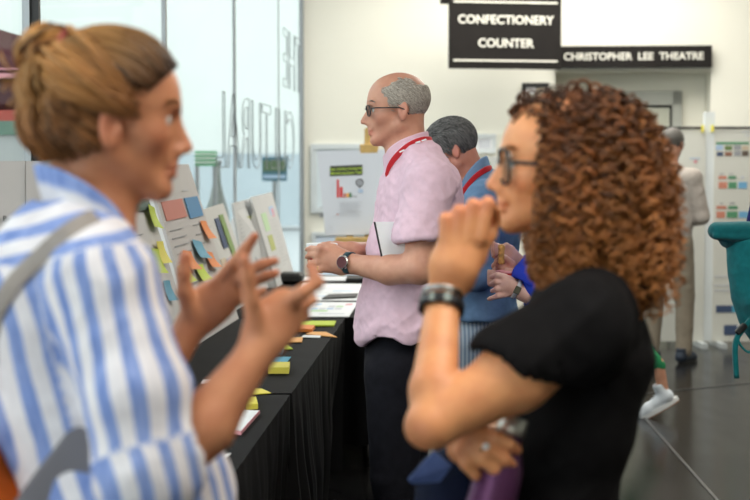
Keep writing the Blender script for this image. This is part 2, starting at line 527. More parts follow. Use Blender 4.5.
# glass wall on the left
def gpt(Y, z, off=0.0):
    t = (14.3 - Y); return np.array([-0.69 - GS * t, Y, z]) + gn * off
def gbox(mb, Ya, Yb, za, zb, w, off=0.0, m=0):
    c = (gpt(Ya, za, off) + gpt(Yb, zb, off)) / 2
    L = np.linalg.norm(gpt(Yb, 0) - gpt(Ya, 0)); mb.box(c, (L, w, zb - za), [gd, gn, UP], m)
def gY(px): return 1.6624 / (GS - (px - 375) / F)
muls = [gY(p) for p in (30, 165.5, 235, 279)] + [14.24]
g = MB(); gbox(g, -3.4, 14.28, .12, ZC, .012)
struct(g.build('window_1', M['glass'])); W1 = bpy.data.objects['window_1']
g = MB()
for k, Y in enumerate(muls):
    w = (.05, .04, .04, .03, .06)[k]
    gbox(g, Y - w / 2, Y + w / 2, .1, ZC, (.028, .022, .018, .008, .04)[k])
struct(g.build('window_frame', M['frame'], W1))
g = MB(); gbox(g, muls[0] - .012, muls[0] + .012, .1, ZC, .03, .03); struct(g.build('window_gasket', M['black'], W1))
g = MB(); gbox(g, -3.4, 14.28, 0, .14, .12); gbox(g, -3.4, 14.28, ZC - .1, ZC, .12); struct(g.build('trim_1', M['frame']))
# lettering stuck on the glass, to be read from outside
zl = M['frame']
GL = mat('frosted_letter_edge', (.16, .18, .18), .5)
def glass_word(word, Yfar, Ynear, zc, size, nm):
    n = len(word)
    for i, ch in enumerate(word):
        Y = Yfar + (Ynear - Yfar) * (i + .5) / n
        if ch != ' ': pass
    c = gpt((Yfar + Ynear) / 2, zc, .012)
    o = text_mesh('window_lettering', word, size, GL, None, c, -gd, UP, outline=.0034, xscale=nm)
    return o
w_a = glass_word('THE', 14.15, 12.75, 2.38, .72, 1.0)
w_b = glass_word('CULTURAL', 13.75, 9.35, 1.68, .72, 1.15)
for o, l in ((w_a, 'thin outline word THE fixed to the far end of the glass wall, seen mirrored'), (w_b, 'thin outline word CULTURAL fixed across the glass wall, seen mirrored')):
    tag(o, l, 'window lettering')

# outside: pale paving, a pale facade and a red vehicle
b = MB(); b.box((-5, 20, -.16), (70, 80, .1)); struct(b.build('ground', mat('pale_paving', (.24, .27, .28), .8, var=.04)))
def facade():
    root = thing('building', 'pale building seen bright through the glass wall', 'building', (-13, 14, 0))
    b = MB(); b.box((-13.5, 22, 5), (1, 46, 10)); b.build('facade', mat('pale_facade', (.50, .54, .52), .9, var=.03, vscale=.5), root)
    for k in range(9):
        b = MB(); b.box((-12.98, 4 + k * 4.4, 5.2), (.06, .10, 9.6)); b.build('facade_joint', mat('facade_joint', (.6, .68, .68), .8) if k == 0 else bpy.data.materials['facade_joint'], root)
    b = MB(); b.box((-14, 40, 5), (30, 1, 10)); b.build('annex', mat('annex_wall', (.48, .52, .505), .9, var=.03, vscale=.5), root)
    b = MB(); b.box((-14, 39.4, .95), (30, .1, 1.9)); b.build('annex_plinth', mat('annex_plinth', (.31, .37, .40), .9, var=.05, vscale=.7), root)
    return root
facade()
# a red double deck vehicle parked outside, seen past the first mullion
def red_bus():
    Yb = 9.0
    p = at(29, 70, Yb); x1 = p[0]
    s = F / Yb
    def z(py): return at(10, py, Yb)[2]
    root = thing('bus', 'deep red vehicle with dark windows standing outside the glass at far left', 'vehicle', (x1 - 1, Yb + 1, 0))
    red = mat('bus_red', (.075, .004, .010), .6, var=.2, vscale=1.2); red2 = mat('bus_orange_red', (.36, .03, .012), .4); gr = mat('bus_green', (.10, .20, .15), .5)
    V = []; prof = [(x1 + .0, z(38)), (x1 - .42, z(17)), (x1 - 2.4, z(10)), (x1 - 2.4, z(77)), (x1, z(77))]
    for yy in (Yb, Yb + 2.3): V += [(a, yy, c) for a, c in prof]
    n = len(prof); Fs = [list(range(n)), [n + i for i in range(n)][::-1]] + [[i, n + i, n + (i + 1) % n, (i + 1) % n] for i in range(n)]
    b = MB(); b.add(V, Fs); b.build('upper_body', red, root)
    b = MB(); b.box((x1 - 1.2, Yb + 1.15, (z(77) + z(110)) / 2), (2.4, 2.26, z(77) - z(111)), bev=.04); b.build('lower_body', mat('bus_mauve', (.07, .010, .018), .6, var=.25, vscale=2), root)
    b = MB(); b.box((x1 - 1.2, Yb + 1.15, z(115.5)), (2.42, 2.32, z(110) - z(121))); b.build('lower_band', red2, root)
    b = MB(); b.box((x1 - 1.2, Yb + 1.15, z(128)), (2.42, 2.34, z(121) - z(135))); b.build('green_band', gr, root)
    b = MB(); b.box((x1 - 1.2, Yb + 1.15, (z(135) + .35) / 2), (2.4, 2.3, z(135) - .35)); b.build('skirt', mat('bus_white', (.40, .43, .43), .4), root)
    b = MB(); b.box((x1 - 1.1, Yb - .01, z(76)), (2.2, .03, .03)); b.box((x1 - 1.1, Yb - .01, z(69)), (2.2, .02, .012)); b.build('trim_strip', mat('bus_strip', (.6, .25, .28), .3), root)
    for dx in (-.45, -2.0):
        b = MB(); b.lathe((x1 + dx, Yb - .04, .42), [(.1, 0), (.41, .0), (.42, .06), (.42, .22), (.1, .22)], ax=(0, 1, 0)); b.build('wheel', M['black'], root)
red_bus()
# pale bottle-shaped advertising column outside
def column():
    Y = 16.0; p = at(217, 180, Y)
    root = thing('advertising_column', 'grey tapering column outside behind the letter A on the glass', 'column', (p[0], Y, 0))
    g = lambda w, py: (w / (F / Y) / 2, at(217, py, Y)[2])
    pr = [(g(26, 236)[0], 0), g(26, 236), g(24, 212), g(14, 196), g(8, 182), g(7, 165), (.02, g(7, 164)[1])]
    b = MB(); b.lathe((p[0], Y, 0), pr); b.build('shaft', mat('column_grey', (.20, .225, .215), .6), root, smooth=True)
    b = MB(); b.lathe((p[0], Y, 0), [(.05, pr[5][1]), (.06, pr[5][1] + .05), (.02, pr[5][1] + .06)]); b.build('cap', M['frame'], root, smooth=True)
column()
def hedge_planter():
    Y = 15.0; a = at(196, 151, Y); c = at(216, 166, Y)
    root = thing('window_screen', 'small green striped panel outside, seen below the glass lettering', 'panel', ((a[0] + c[0]) / 2, Y, 0))
    b = MB(); x = (a[0] + c[0]) / 2; w = (c[0] - a[0]) * 1.1
    b.box((x, Y, (a[2] + c[2]) / 2), (w, .05, a[2] - c[2])); b.build('panel', flat('leafgreen', (.10, .38, .18)), root)
    b = MB()
    for k in range(3): b.box((x, Y - .03, c[2] + (a[2] - c[2]) * (.25 + .27 * k)), (w, .02, .012))
    b.build('stripe', M['white'], root)
    b = MB()
    for s_ in (-1, 1): b.box((x + s_ * w * .4, Y, c[2] / 2), (.04, .04, c[2]))
    b.build('post', M['frame'], root)
hedge_planter()
def poster_reflection():  # panel and post added outside, standing in for a poster reflected in the glass
    Y = 17.0; a = at(262, 157, Y); c = at(287, 181, Y); w = c[0] - a[0]
    root = thing('poster_reflection', 'blue and green panel added outside in place of a poster reflection in the glass', 'poster', ((a[0] + c[0]) / 2, Y, 0)); x = (a[0] + c[0]) / 2
    b = MB(); b.box((x, Y, (a[2] + c[2]) / 2), (w, .04, a[2] - c[2])); b.box((x, Y - .025, a[2] - .10), (w * .9, .01, .12), m=1); b.box((x, Y - .025, c[2] + .05), (w * .9, .01, .04), m=2)
    b.build('poster_panel', [flat('poster_blue', (.05, .16, .22)), flat('poster_green', (.10, .17, .08)), M['paleblue']], root)
    b = MB(); b.box((x, Y + .03, c[2] / 2), (.05, .05, c[2])); b.build('post', M['frame'], root)
poster_reflection()
# ------------------------------------------------------------------ hung signs
def sign_one():
    Yc = 13.3
    tl, tr = at(449, 1.5, Yc), at(561, 4.5, Yc)
    xd = wd.copy(); ang = R(-9); xd = np.array([math.cos(ang), -math.sin(ang), 0]); nrm = np.array([xd[1], -xd[0], 0])
    c = at(505, 29, Yc); s = F / Yc; w = 112.5 / s / math.cos(ang); top = at(505, -9, Yc)[2]; bot = at(505, 69, Yc)[2]
    root = thing('hanging_sign', 'large black hanging sign reading CONFECTIONERY COUNTER in cream capitals', 'sign', (c[0], c[1], bot))
    cc = np.array([c[0], c[1], (top + bot) / 2])
    b = MB(); b.box(cc, (w, .05, top - bot), [xd, [-xd[1], xd[0], 0], UP], bev=.004); b.build('sign_panel', M['signbrown'], root)
    fr = cc + nrm * .03
    if nrm[1] > 0: nrm = -nrm; fr = cc + nrm * .03
    def ln(py):
        b = MB(); z = at(505, py, Yc)[2]; b.box(np.array([fr[0], fr[1], z]), (w * .93, .006, .016), [xd, [-xd[1], xd[0], 0], UP]); b.build('rule_line', M['cream_letter'], root)
    ln(2.6); ln(61)
    for tx, py in (('CONFECTIONERY', 20.5), ('COUNTER', 43.8)):
        z = at(505, py, Yc)[2]
        text_mesh('sign_text', tx, .106, M['cream_letter'], root, np.array([fr[0], fr[1], z]), xd, UP, .003, xscale=1.0, bold=.0024)
    for sg in (-1, 1):
        p = cc + xd * sg * w * .42
        b = MB(); b.tube([p + UP * ((top - bot) / 2), np.array([p[0], p[1], ZC])], .008); b.build('hanging_rod', M['frame'], root)
sign_one()
def sign_two():
    c = hit(633, 57, WALL0 + wn * .05, wn); s = F / c[1]
    root = thing('wall_sign', 'long narrow black wall sign reading CHRISTOPHER LEE THEATRE', 'sign', c)
    b = MB(); b.box(c + wn * .02, (154 / s, .04, 21.5 / s), [wd, -wn, UP], bev=.003); b.build('sign_panel', M['signbrown'], root)
    text_mesh('sign_text', 'CHRISTOPHER  LEE  THEATRE', .0945, M['cream_letter'], root, c + wn * .045, wd, UP, .003, xscale=1.02, bold=.0022)
sign_two()
b = MB(); p = at(445, -3, 13.3); b.box(p, (.085, .05, .12)); b.box((p[0], p[1], (p[2] + ZC) / 2), (.02, .02, ZC - p[2]))
tag(b.build('ceiling_bracket', M['signbrown']), 'small black bracket at the top beside the hanging sign', 'bracket')

def wall_frame(name, label, x0, y0, x1, y1, fm, inner, bw=.03, group=None, parts=()):
    a = hit(x0, y0, WALL0 + wn * .02, wn); c = hit(x1, y1, WALL0 + wn * .02, wn)
    u_a, u_c = np.dot(a - WALL0, wd), np.dot(c - WALL0, wd); zt_, zb_ = a[2], c[2]
    root = thing(name, label, 'picture' if 'frame' in name else 'notice', (a + c) / 2, group=group)
    f = MB()
    def q(ua, ub, za, zb, d0, d1, m=0, mb=None):
        (mb or f).box(WALL0 + wd * (ua + ub) / 2 + UP * (za + zb) / 2 + wn * (d0 + d1) / 2, (abs(ub - ua), abs(d1 - d0), abs(zb - za)), [wd, -wn, UP], m)
    q(u_a, u_a + bw, zb_, zt_, .0, .035); q(u_c - bw, u_c, zb_, zt_, 0, .035); q(u_a + bw, u_c - bw, zt_ - bw, zt_, 0, .035); q(u_a + bw, u_c - bw, zb_, zb_ + bw, 0, .035)
    f.build('frame', fm, root)
    f = MB(); q(u_a + bw, u_c - bw, zb_ + bw, zt_ - bw, .003, .016, 0, f); mats = [inner]
    for (a0, b0, a1, b1, mm) in parts:
        W_ = u_c - u_a; H_ = zt_ - zb_; mats.append(mm)
        q(u_a + W_ * a0, u_a + W_ * a1, zt_ - H_ * b1, zt_ - H_ * b0, .016, .019, len(mats) - 1, f)
    f.build('print', mats, root)
    return root
pale = flat('noticepale', (.66, .74, .78))
wall_frame('framed_notice', 'tall pale framed noticeboard on the far wall behind the easel', 311, 144, 366, 213, M['palegrey_frame'], pale, .05, parts=[(.2, .12, .8, .25, M['palegrey'])])
wall_frame('framed_chart', 'pale framed chart with round diagrams, low on the far wall', 312, 232, 386, 280, M['palegrey_frame'], flat('chart_blue', (.66, .74, .84)), .035,
           parts=[(.14, .3, .34, .62, flat('chart_teal', (.45, .62, .66))), (.5, .26, .68, .56, flat('chart_teal', (.45, .62, .66))), (.78, .3, .95, .6, flat('chart_teal', (.45, .62, .66)))])
wall_frame('framed_print', 'small silver framed print on the far wall behind the blue shirt', 473, 134, 496, 153, M['palegrey_frame'], M['paper'], .035, parts=[(.25, .3, .75, .75, M['palegrey'])])
wall_frame('framed_poster', 'black framed poster on the far wall above the curly hair', 522, 83, 549, 112, M['black'], flat('poster_grey', (.35, .33, .28)), .04, parts=[(.15, .12, .5, .4, M['paper']), (.55, .2, .85, .5, M['sand']), (.2, .55, .8, .85, M['navyprint'])])
b = MB(); p = hit(322, 212, WALL0 + wn * .01, wn); b.box(p, (.035, .02, .10), [wd, -wn, UP], bev=.004); b.box(p + wn * .012, (.012, .01, .03), [wd, -wn, UP])
tag(b.build('wall_switch', M['grey']), 'small grey switch plate on the far wall left of the easel', 'switch')
b = MB(); 
for k, (x, y, w, h) in enumerate([(484, 172, 34, 30), (486, 167, 8, 9)]):
    p = hit(x, y, WALL0 + wn * (.16 + .1 * k), wn); s = F / p[1]; b.box(p, (w / s, .24 if k == 0 else .1, h / s), [wd, -wn, UP], k)
    if k == 0: b.box(p * [1, 1, 0] + UP * (p[2] / 2), (w / s, .24, p[2]), [wd, -wn, UP], 0)
tag(b.build('dispenser_box', [flat('boxgrey', (.55, .56, .54)), M['print_green']]), 'pale grey cabinet with green label against the far wall', 'cabinet')

# ------------------------------------------------------------------ tall display boards at the right
BY = 12.3
bxd = np.array([math.cos(R(2)), math.sin(R(2)), 0]); bn = np.array([bxd[1], -bxd[0], 0])
BP0 = at(708, 171, BY)
def bh(px, py, off=0.0): return hit(px, py, BP0 + bn * off, bn)
def bquad(mb, x0, y0, x1, y1, off, th, m=0, zb=None):
    a = bh(x0, y0, off); c = bh(x1, y1, off); zc = c[2] if zb is None else zb
    mb.box(np.array([(a[0] + c[0]) / 2, (a[1] + c[1]) / 2, (a[2] + zc) / 2]), (np.linalg.norm((c - a)[:2]), th, a[2] - zc), [bxd, -bn, UP], m)
def display_board(x0, x1, label, prints):
    p = bh((x0 + x1) / 2, 130); root = thing('display_board', label, 'display board', (p[0], p[1], 0), group='tall display boards')
    b = MB(); bquad(b, x0, 130, x1, 341, 0, .03); b.build('panel', mat('display_cream', (.66, .66, .60), .7, var=.01) if 'display_cream' not in bpy.data.materials else bpy.data.materials['display_cream'], root)
    b = MB(); bquad(b, x0, 126.7, x1, 129.3, 0, .05); b.build('top_rail', M['black'], root)
    for xx in (x0 + 4, x1 - 4):
        q = bh(xx, 340); b = MB(); b.box((q[0], q[1], .02), (.05, .4, .04), [bxd, -bn, UP]); b.build('foot', M['palegrey_frame'], root)
    if prints:
        b = MB(); mats = []
        for (a0, b0, a1, b1, mm) in prints:
            if mm not in mats: mats.append(mm)
            bquad(b, a0, b0, a1, b1, .017, .003, mats.index(mm))
        b.build('printed_sheet', mats, root)
    return root
sal, grn, blu = flat('block_salmon', (.62, .25, .17)), flat('block_green', (.10, .30, .16)), flat('block_blue', (.17, .42, .66))
pr = [(716, 142, 749, 144.3, grn), (716, 145, 723, 150, M['paleblue']), (725, 146, 732, 150, flat('photo_green', (.14, .22, .07))), (734, 145, 741, 150, M['grey']), (742, 146, 748.5, 150, M['sand']),
      (717, 152, 723, 156, M['navyprint']), (725, 152, 732, 156, flat('photo_brown', (.28, .12, .07))), (734, 151, 741, 156, M['grey']), (742, 151, 748.5, 156, flat('photo_dark', (.12, .09, .07))),
      (718.5, 176, 726.5, 179, sal), (728.5, 176, 736, 179, grn), (718.5, 182, 727, 188.5, sal), (728.5, 182, 736.5, 188.5, grn), (738.5, 182, 747, 188.5, blu),
      (716.5, 206, 726.5, 209, sal), (728.5, 206, 737.5, 209, grn), (716.5, 211.5, 725, 218, sal), (727, 211.5, 737.5, 218, grn), (739, 211.5, 748, 218, blu),
      (719.5, 173.5, 724, 174.5, M['grey']), (729, 173.5, 733, 174.5, M['grey']), (741, 176, 744, 179, M['palegrey']), (720, 203, 723, 204, M['grey']), (730, 202.5, 735, 204, M['grey']),
      (742, 131.5, 762, 132.5, M['palegrey']), (745, 135, 762, 136, M['palegrey']), (754, 149, 790, 152, grn), (753, 160, 790, 163, M['black_print']), (752, 182, 762, 188, sal), (752, 206, 762, 209, sal),
      (714, 276, 742, 277, M['palegrey']), (714, 285, 742, 286, M['palegrey']), (714, 290, 742, 291, M['palegrey']), (716, 305.5, 732, 312.5, M['navyprint']), (732, 305.5, 736, 312.5, M['blue']), (724, 325, 737, 335, M['navyprint']), (737, 325, 747, 335, M['palegrey'])]
display_board(640, 703, 'cream display board behind the man in the beige shirt', [(690, 158, 700, 159, M['paleblue']), (694, 160, 697, 163, M['pink'])])
display_board(714, 800, 'cream display board with salmon, green and blue blocks beside the teal bag', pr)
b = MB(); bquad(b, 704, 112, 711.5, 341, -.02, .05); post = tag(b.build('board_post', mat('post_white', (.72, .76, .76), .5)), 'white upright post between the two tall display boards', 'post')
for xx in (702.5, 712.5):
    b = MB(); bquad(b, xx - 1, 125, xx + 1, 132, .03, .03); tag(b.build('clip', M['yellow']), 'small yellow clip on the black rail, %s of the white post' % ('left' if xx < 708 else 'right'), 'clip', 'yellow clips on the display rail')
b = MB(); a_ = bh(670, 392); 
def fl(px, py, z=0.002): return hit(px, py, (0, 0, z), np.array([0, 0, 1.0]))
for (pa, pb) in (((560, 402), (800, 378)), ((636, 408), (735, 520))):
    p, q = fl(*pa), fl(*pb); d_ = (q - p) / np.linalg.norm(q - p); b.box((p + q) / 2, (np.linalg.norm(q - p), .014, .003), [d_, np.cross(UP, d_), UP])
struct(b.build('trim_2', mat('floor_seam', (.05, .05, .05), .3)))
M['textpale'] = mat('pale_print', (.36, .36, .38), .7)
# ------------------------------------------------------------------ tables under black cloths
TD = np.array([.05, 1.0, 0]); TD /= np.linalg.norm(TD); TN = np.array([TD[1], -TD[0], 0])
def tx(Y): return -0.262 + .05 * (Y - 4.65)                         # right edge of the table row
TOPZ = .74
def tpt(Y, off, z):                                                 # off = distance to the left of the right edge
    return np.array([tx(Y), Y, z]) - TN * off
def cloth(label, Ya, Yb, off_r, width, tuck, zlow, seed, lean=0.0):
    """table cloth: top plus a gathered skirt round all four sides"""
    per = []; n1, n2 = 90, 34
    c = [tpt(Ya, off_r, 0), tpt(Yb, off_r, 0), tpt(Yb, off_r + width, 0), tpt(Ya, off_r + width, 0)]
    nn = [n1, n2, n1, n2]; nor = [TN, TD, -TN, -TD]
    P = []; Nn = []; tk = []
    for i in range(4):
        a, b_ = c[i], c[(i + 1) % 4]
        for k in range(nn[i]):
            t = k / nn[i]; P.append(a + (b_ - a) * t)
            n_ = nor[i]
            Nn.append(n_); tk.append(tuck * (t ** 2 if i == 0 else (1 - t) ** 2 if i == 1 else 0))
    P = np.array(P); Nn = np.array(Nn); tk = np.array(tk); m = len(P)
    L = np.concatenate([[0], np.cumsum(np.linalg.norm(np.diff(P, axis=0), axis=1))])
    rows = 15; V = []; Fc = []
    for r in range(rows + 1):
        t = r / rows
        z = TOPZ + .006 - (TOPZ - zlow) * t
        wav = .016 * np.sin(L * 34 + 2.2 * np.sin(L * 3.1 + seed)) + .012 * np.sin(L * 61 + seed * 2) + .02 * vnoise(np.stack([L * 3, L * 0 + seed, L * 0 + t * 1.5], 1), seed)
        amp = min(1, t * 1.9)
        rd = .008 if r == 0 else 0.012
        out = (wav * amp + .012 * min(1, t * 6) - tk * t)[:, None] * Nn
        Q = P + out; Q[:, 2] = z - (.004 if r == 1 else 0)
        V.append(Q)
    V = np.concatenate(V)
    F4 = [[r * m + j, (r + 1) * m + j, (r + 1) * m + (j + 1) % m, r * m + (j + 1) % m] for r in range(rows) for j in range(m)]
    b = MB(); b.add(V, F4)
    # top sheet
    g1, g2 = 40, 16; T = []
    for i in range(g1 + 1):
        for j in range(g2 + 1):
            s_, t_ = i / g1, j / g2
            p = c[0] * (1 - s_) * (1 - t_) + c[1] * s_ * (1 - t_) + c[2] * s_ * t_ + c[3] * (1 - s_) * t_
            T.append([p[0], p[1], TOPZ + .006])
    T = np.array(T)
    inner = np.ones(len(T)); 
    T[:, 2] += .0015 * vnoise(T * [7, 7, 0] + seed, seed) * 1.0
    b.add(T, [[i * (g2 + 1) + j, (i + 1) * (g2 + 1) + j, (i + 1) * (g2 + 1) + j + 1, i * (g2 + 1) + j + 1][::-1] for i in range(g1) for j in range(g2)])
    return tag(b.build('tablecloth', M['blackcloth'], smooth=True), label, 'tablecloth', 'black tablecloths')
def table(label, Ya, Yb, off_r, width):
    c0 = tpt((Ya + Yb) / 2, off_r + width / 2, 0)
    root = thing('folding_table', label, 'table', (c0[0], c0[1], 0), group='tables under black cloths')
    b = MB(); L = Yb - Ya - .02; b.box(c0 + UP * (TOPZ - .017), (L, width - .01, .03), [TD, TN, UP], bev=.005); b.build('tabletop', M['palegrey'], root)
    for Y in (Ya + .14, Yb - .14):
        for o in (off_r + .13, off_r + width - .12):
            p = tpt(Y, o, 0); b = MB(); b.tube([p, p + UP * (TOPZ - .03)], .0155, 12); b.build('leg', M['chrome'], root, smooth=True)
T1 = (2.55, 4.62); T2 = (4.66, 7.04); T3 = (7.10, 9.95)
table('nearest table of the row, under a black cloth, in front of the striped shirt', T1[0], T1[1], .0, .74)
table('middle table of the row under a black cloth scattered with sticky notes', T2[0], T2[1], .0, .76)
table('farthest table of the row under a black cloth with large white posters', T3[0], T3[1], -.22, 1.0)
cloth('black cloth on the nearest table, hanging in folds to the floor', T1[0], T1[1], .0, .74, .10, .02, 1)
cloth('black cloth under the coloured sticky notes on the middle table', T2[0], T2[1], .0, .76, .16, .04, 2)
cloth('black cloth under the large white posters on the farthest table', T3[0], T3[1], -.22, 1.0, .0, .13, 3)

# ------------------------------------------------------------------ leaning display boards on the tables
def board(label, nb, fb, ft, nt_, prints, th=.012, texts=(), side=True, m0=None, group='leaning boards on the tables'):
    """corners near-bottom, far-bottom, far-top, near-top; prints in (u,v) with v=0 at the top"""
    nb, fb, ft, nt_ = map(np.asarray, (nb, fb, ft, nt_))
    c0 = (nb + fb) / 2
    root = thing('leaning_board', label, 'display board', c0, group=group)
    def P(u, v): return (nt_ * (1 - u) + ft * u) * (1 - v) + (nb * (1 - u) + fb * u) * v
    n = np.cross(fb - nb, nt_ - nb); n /= np.linalg.norm(n)
    if n @ (np.array([0, 0, 1.44]) - c0) < 0: n = -n
    b = MB(); A = [nb, fb, ft, nt_]; V = A + [p - n * th for p in A]
    b.add(V, [[0, 1, 2, 3], [7, 6, 5, 4], [0, 4, 5, 1], [1, 5, 6, 2], [2, 6, 7, 3], [3, 7, 4, 0]]); b.build('board_panel', m0 or M['greyboard'], root)
    if side:   # folded card stand behind
        for q, t in ((nb, nt_), (fb, ft)):
            k = np.array([q[0] - .26, q[1] + .02 * (1 if q is fb else 1), q[2]]); top = q + (t - q) * .86 - n * th
            b = MB(); b.add([q - n * th, k, top, q - n * th + TD * .006, k + TD * .006, top + TD * .006], [[0, 1, 2], [5, 4, 3], [0, 3, 4, 1], [1, 4, 5, 2], [2, 5, 3, 0]]); b.build('side_wing', M['white'], root)
    if prints:
        b = MB(); mats = []
        for (a0, b0, a1, b1, mm) in prints:
            if mm not in mats: mats.append(mm)
            q = [P(a0, b0), P(a1, b0), P(a1, b1), P(a0, b1)]
            b.add([p + n * .0035 for p in q] + [p + n * .0005 for p in q], [[0, 1, 2, 3], [4, 5, 1, 0], [5, 6, 2, 1], [6, 7, 3, 2], [7, 4, 0, 3]], mats.index(mm))
        b.build('printed_sheet', mats, root)
    for (tx_, u, v, size, mm) in texts:
        x = P(1, v) - P(0, v); y = P(u, 0) - P(u, 1)
        text_mesh('printed_text', tx_, size, mm, root, P(u, v) + n * .005, x, y, .0005)
    return root, P, n
def lines(u0, u1, v0, v1, n, seed, mm=None):
    r = random.Random(seed); out = []
    for i in range(n):
        v = v0 + (v1 - v0) * i / n
        out.append((u0, v, u0 + (u1 - u0) * r.uniform(.45, 1), v + .004, mm or M['textpale']))
    return out
# board with the green band behind the neck of the woman in stripes (far left)
YA = 4.25
nA = at(-60, 160, YA); 
bA, PA, NA = board('grey board with a dark green band and black line of text, behind the striped collar', at(-75, 322, YA - .12) * [1, 1, 0] + UP * TOPZ, at(24, 322, YA - .12) * [1, 1, 0] + UP * TOPZ, at(25, 161, YA), at(-75, 161, YA),
    [(.0, .285, .995, .41, M['print_green'])], texts=[('want You Best', .68, .225, .023, M['black_print']), ('Let us know what you think', .74, .345, .013, M['palegreen'])], side=False, m0=flat('board_warm', (.42, .39, .37)))
b2, P2, N2 = board('second plain grey board right of the green banded board, partly behind the bun', at(27, 322, YA - .16) * [1, 1, 0] + UP * TOPZ, at(72, 322, YA - .16) * [1, 1, 0] + UP * TOPZ, at(72, 161, YA - .02), at(26, 161, YA - .02), [(.1, .75, .8, .755, M['text'])], side=False, m0=flat('board_warm2', (.40, .37, .35)))
# board B
def base(Y, x): return np.array([x, Y, TOPZ + .008])
bB, PB, NB = board('board with a dark green heading and yellow-green notes beside the large orange and blue board', base(4.80, -.80), base(5.82, -.70), at(147, 193, 5.82), at(104, 198, 4.80),
    [(.1, .03, .97, .10, M['darkgreen'])] + lines(.12, .8, .19, .5, 7, 3) + lines(.12, .6, .55, .9, 5, 4))
# board C, tall, orange and blue headings
bC, PC, NC = board('tall board with an orange-red heading and a blue heading and text in two columns', base(6.0, -.705), base(7.02, -.640), at(188.5, 164, 7.02), at(146, 166, 6.0),
    [(.07, .205, .54, .315, M['salmon']), (.60, .205, .94, .33, M['print_blue'])] + lines(.08, .45, .37, .95, 13, 5) + lines(.62, .85, .37, .72, 6, 6) + lines(.62, .85, .16, .17, 1, 7, M['palegrey']), m0=flat('boardC', (.56, .53, .51)))
# board D, small pictures
bD, PD, ND = board('small board with rows of little pictures between the two larger boards', base(7.15, -.72), base(8.1, -.64), at(223, 203, 8.1), at(192, 213, 7.15),
    [(.55, .12, .68, .42, M['navyprint']), (.72, .10, .85, .55, flat('pic_green', (.22, .33, .10))), (.52, .52, .68, .86, M['paleblue']), (.72, .6, .86, .9, M['navyprint']), (.34, .5, .48, .95, M['sand'])] + lines(.1, .4, .12, .4, 5, 8), m0=flat('boardD', (.60, .59, .56)))
# board E, two layers
bE, PE, NE = board('large pale board with columns of green and yellow blocks, right of the little pictures', base(8.25, -.70), base(9.72, -.545), at(257, 197, 9.72), at(233, 203, 8.25),
    [(.3, .18, .5, .3, M['olive']), (.3, .36, .5, .5, M['palegreen']), (.62, .18, .78, .36, M['olive']), (.62, .42, .78, .58, M['lime']), (.3, .6, .5, .74, M['grey']), (.62, .64, .78, .8, M['palegrey'])] + lines(.08, .24, .2, .8, 14, 9), m0=flat('boardE', (.58, .58, .57)))
bE2, PE2, NE2 = board('narrow pale board with a small blue-red picture, at the far end of the row', base(8.9, -.58), base(9.80, -.525), at(272, 192, 9.8), at(251, 197, 8.9),
    [(.62, .15, .82, .25, M['paleblue']), (.70, .18, .80, .27, M['pink']), (.2, .2, .42, .4, M['palegreen']), (.2, .45, .42, .62, M['olive'])] + lines(.55, .9, .3, .85, 14, 10) + lines(.15, .45, .68, .9, 6, 11), m0=flat('boardE', (.58, .58, .57)))
def note_on(P, n, u, v, su, sv, mm, label, rot=0.0, lift=.0):
    c = P(u, v); x = P(u + .01, v) - P(u - .01, v); x /= np.linalg.norm(x); y = np.cross(n, x)
    y = y if y[2] > 0 else -y
    ca, sa = math.cos(rot), math.sin(rot); x2 = x * ca + y * sa; y2 = y * ca - x * sa
    V = []; k = 5
    for j in range(k + 1):
        for i in range(3):
            t = 1 - j / k
            V.append(c + x2 * (i / 2 - .5) * su + y2 * (j / k - .5) * sv + n * (.006 + .022 * t * t * (1 + .3 * (i - 1))))
    Fc = [[j * 3 + i, j * 3 + i + 1, (j + 1) * 3 + i + 1, (j + 1) * 3 + i] for j in range(k) for i in range(2)]
    V2 = [p - n * .0012 for p in V]; o_ = len(V)
    Fc += [[i + o_ for i in f][::-1] for f in Fc[:]]
    tag(mk('sticky_note', np.array(V + V2), Fc, mm), label, 'sticky note', 'sticky notes on the boards')
S = .078
note_on(PB, NB, .92, .15, S * 1.9, S * 1.1, M['lime'], 'yellow-green note highest on the dark green headed board', -0.110)
note_on(PB, NB, .74, .41, S * 1.9, S * 1.2, M['lime'], 'yellow-green note lower left of a pair on the dark green headed board', -0.077)
note_on(PB, NB, .88, .37, S * 1.8, S * 1.1, M['yellow'], 'pale yellow note, right of a pair low on the dark green headed board', -0.044)
note_on(PB, NB, .80, .60, S * 1.6, S, M['teal_blue'], 'blue note lowest on the dark green headed board', -0.066)
note_on(PC, NC, .86, .42, S * 1.9, S * 1.15, M['orange'], 'orange note highest on the board with the blue heading', -0.055)
note_on(PC, NC, .56, .52, S * 2.6, S * 1.1, M['teal_blue'], 'blue note above the raised thumb on the tall two-heading board', -0.110)
note_on(PC, NC, .27, .56, S * 2.2, S * 1.1, M['orange'], 'orange note left of the blue note above the raised thumb', -0.088)
note_on(PC, NC, .75, .60, S * 2.2, S, M['orange'], 'orange note right of and below the blue note on the tall board', -0.088)
note_on(PC, NC, .44, .65, S * 2.2, S, M['lime'], 'lime note between two orange notes low on the tall board', -0.044)
note_on(PC, NC, .09, .62, S * 2.0, S, M['lime'], 'lime note near the left edge of the tall two-heading board', -0.022)

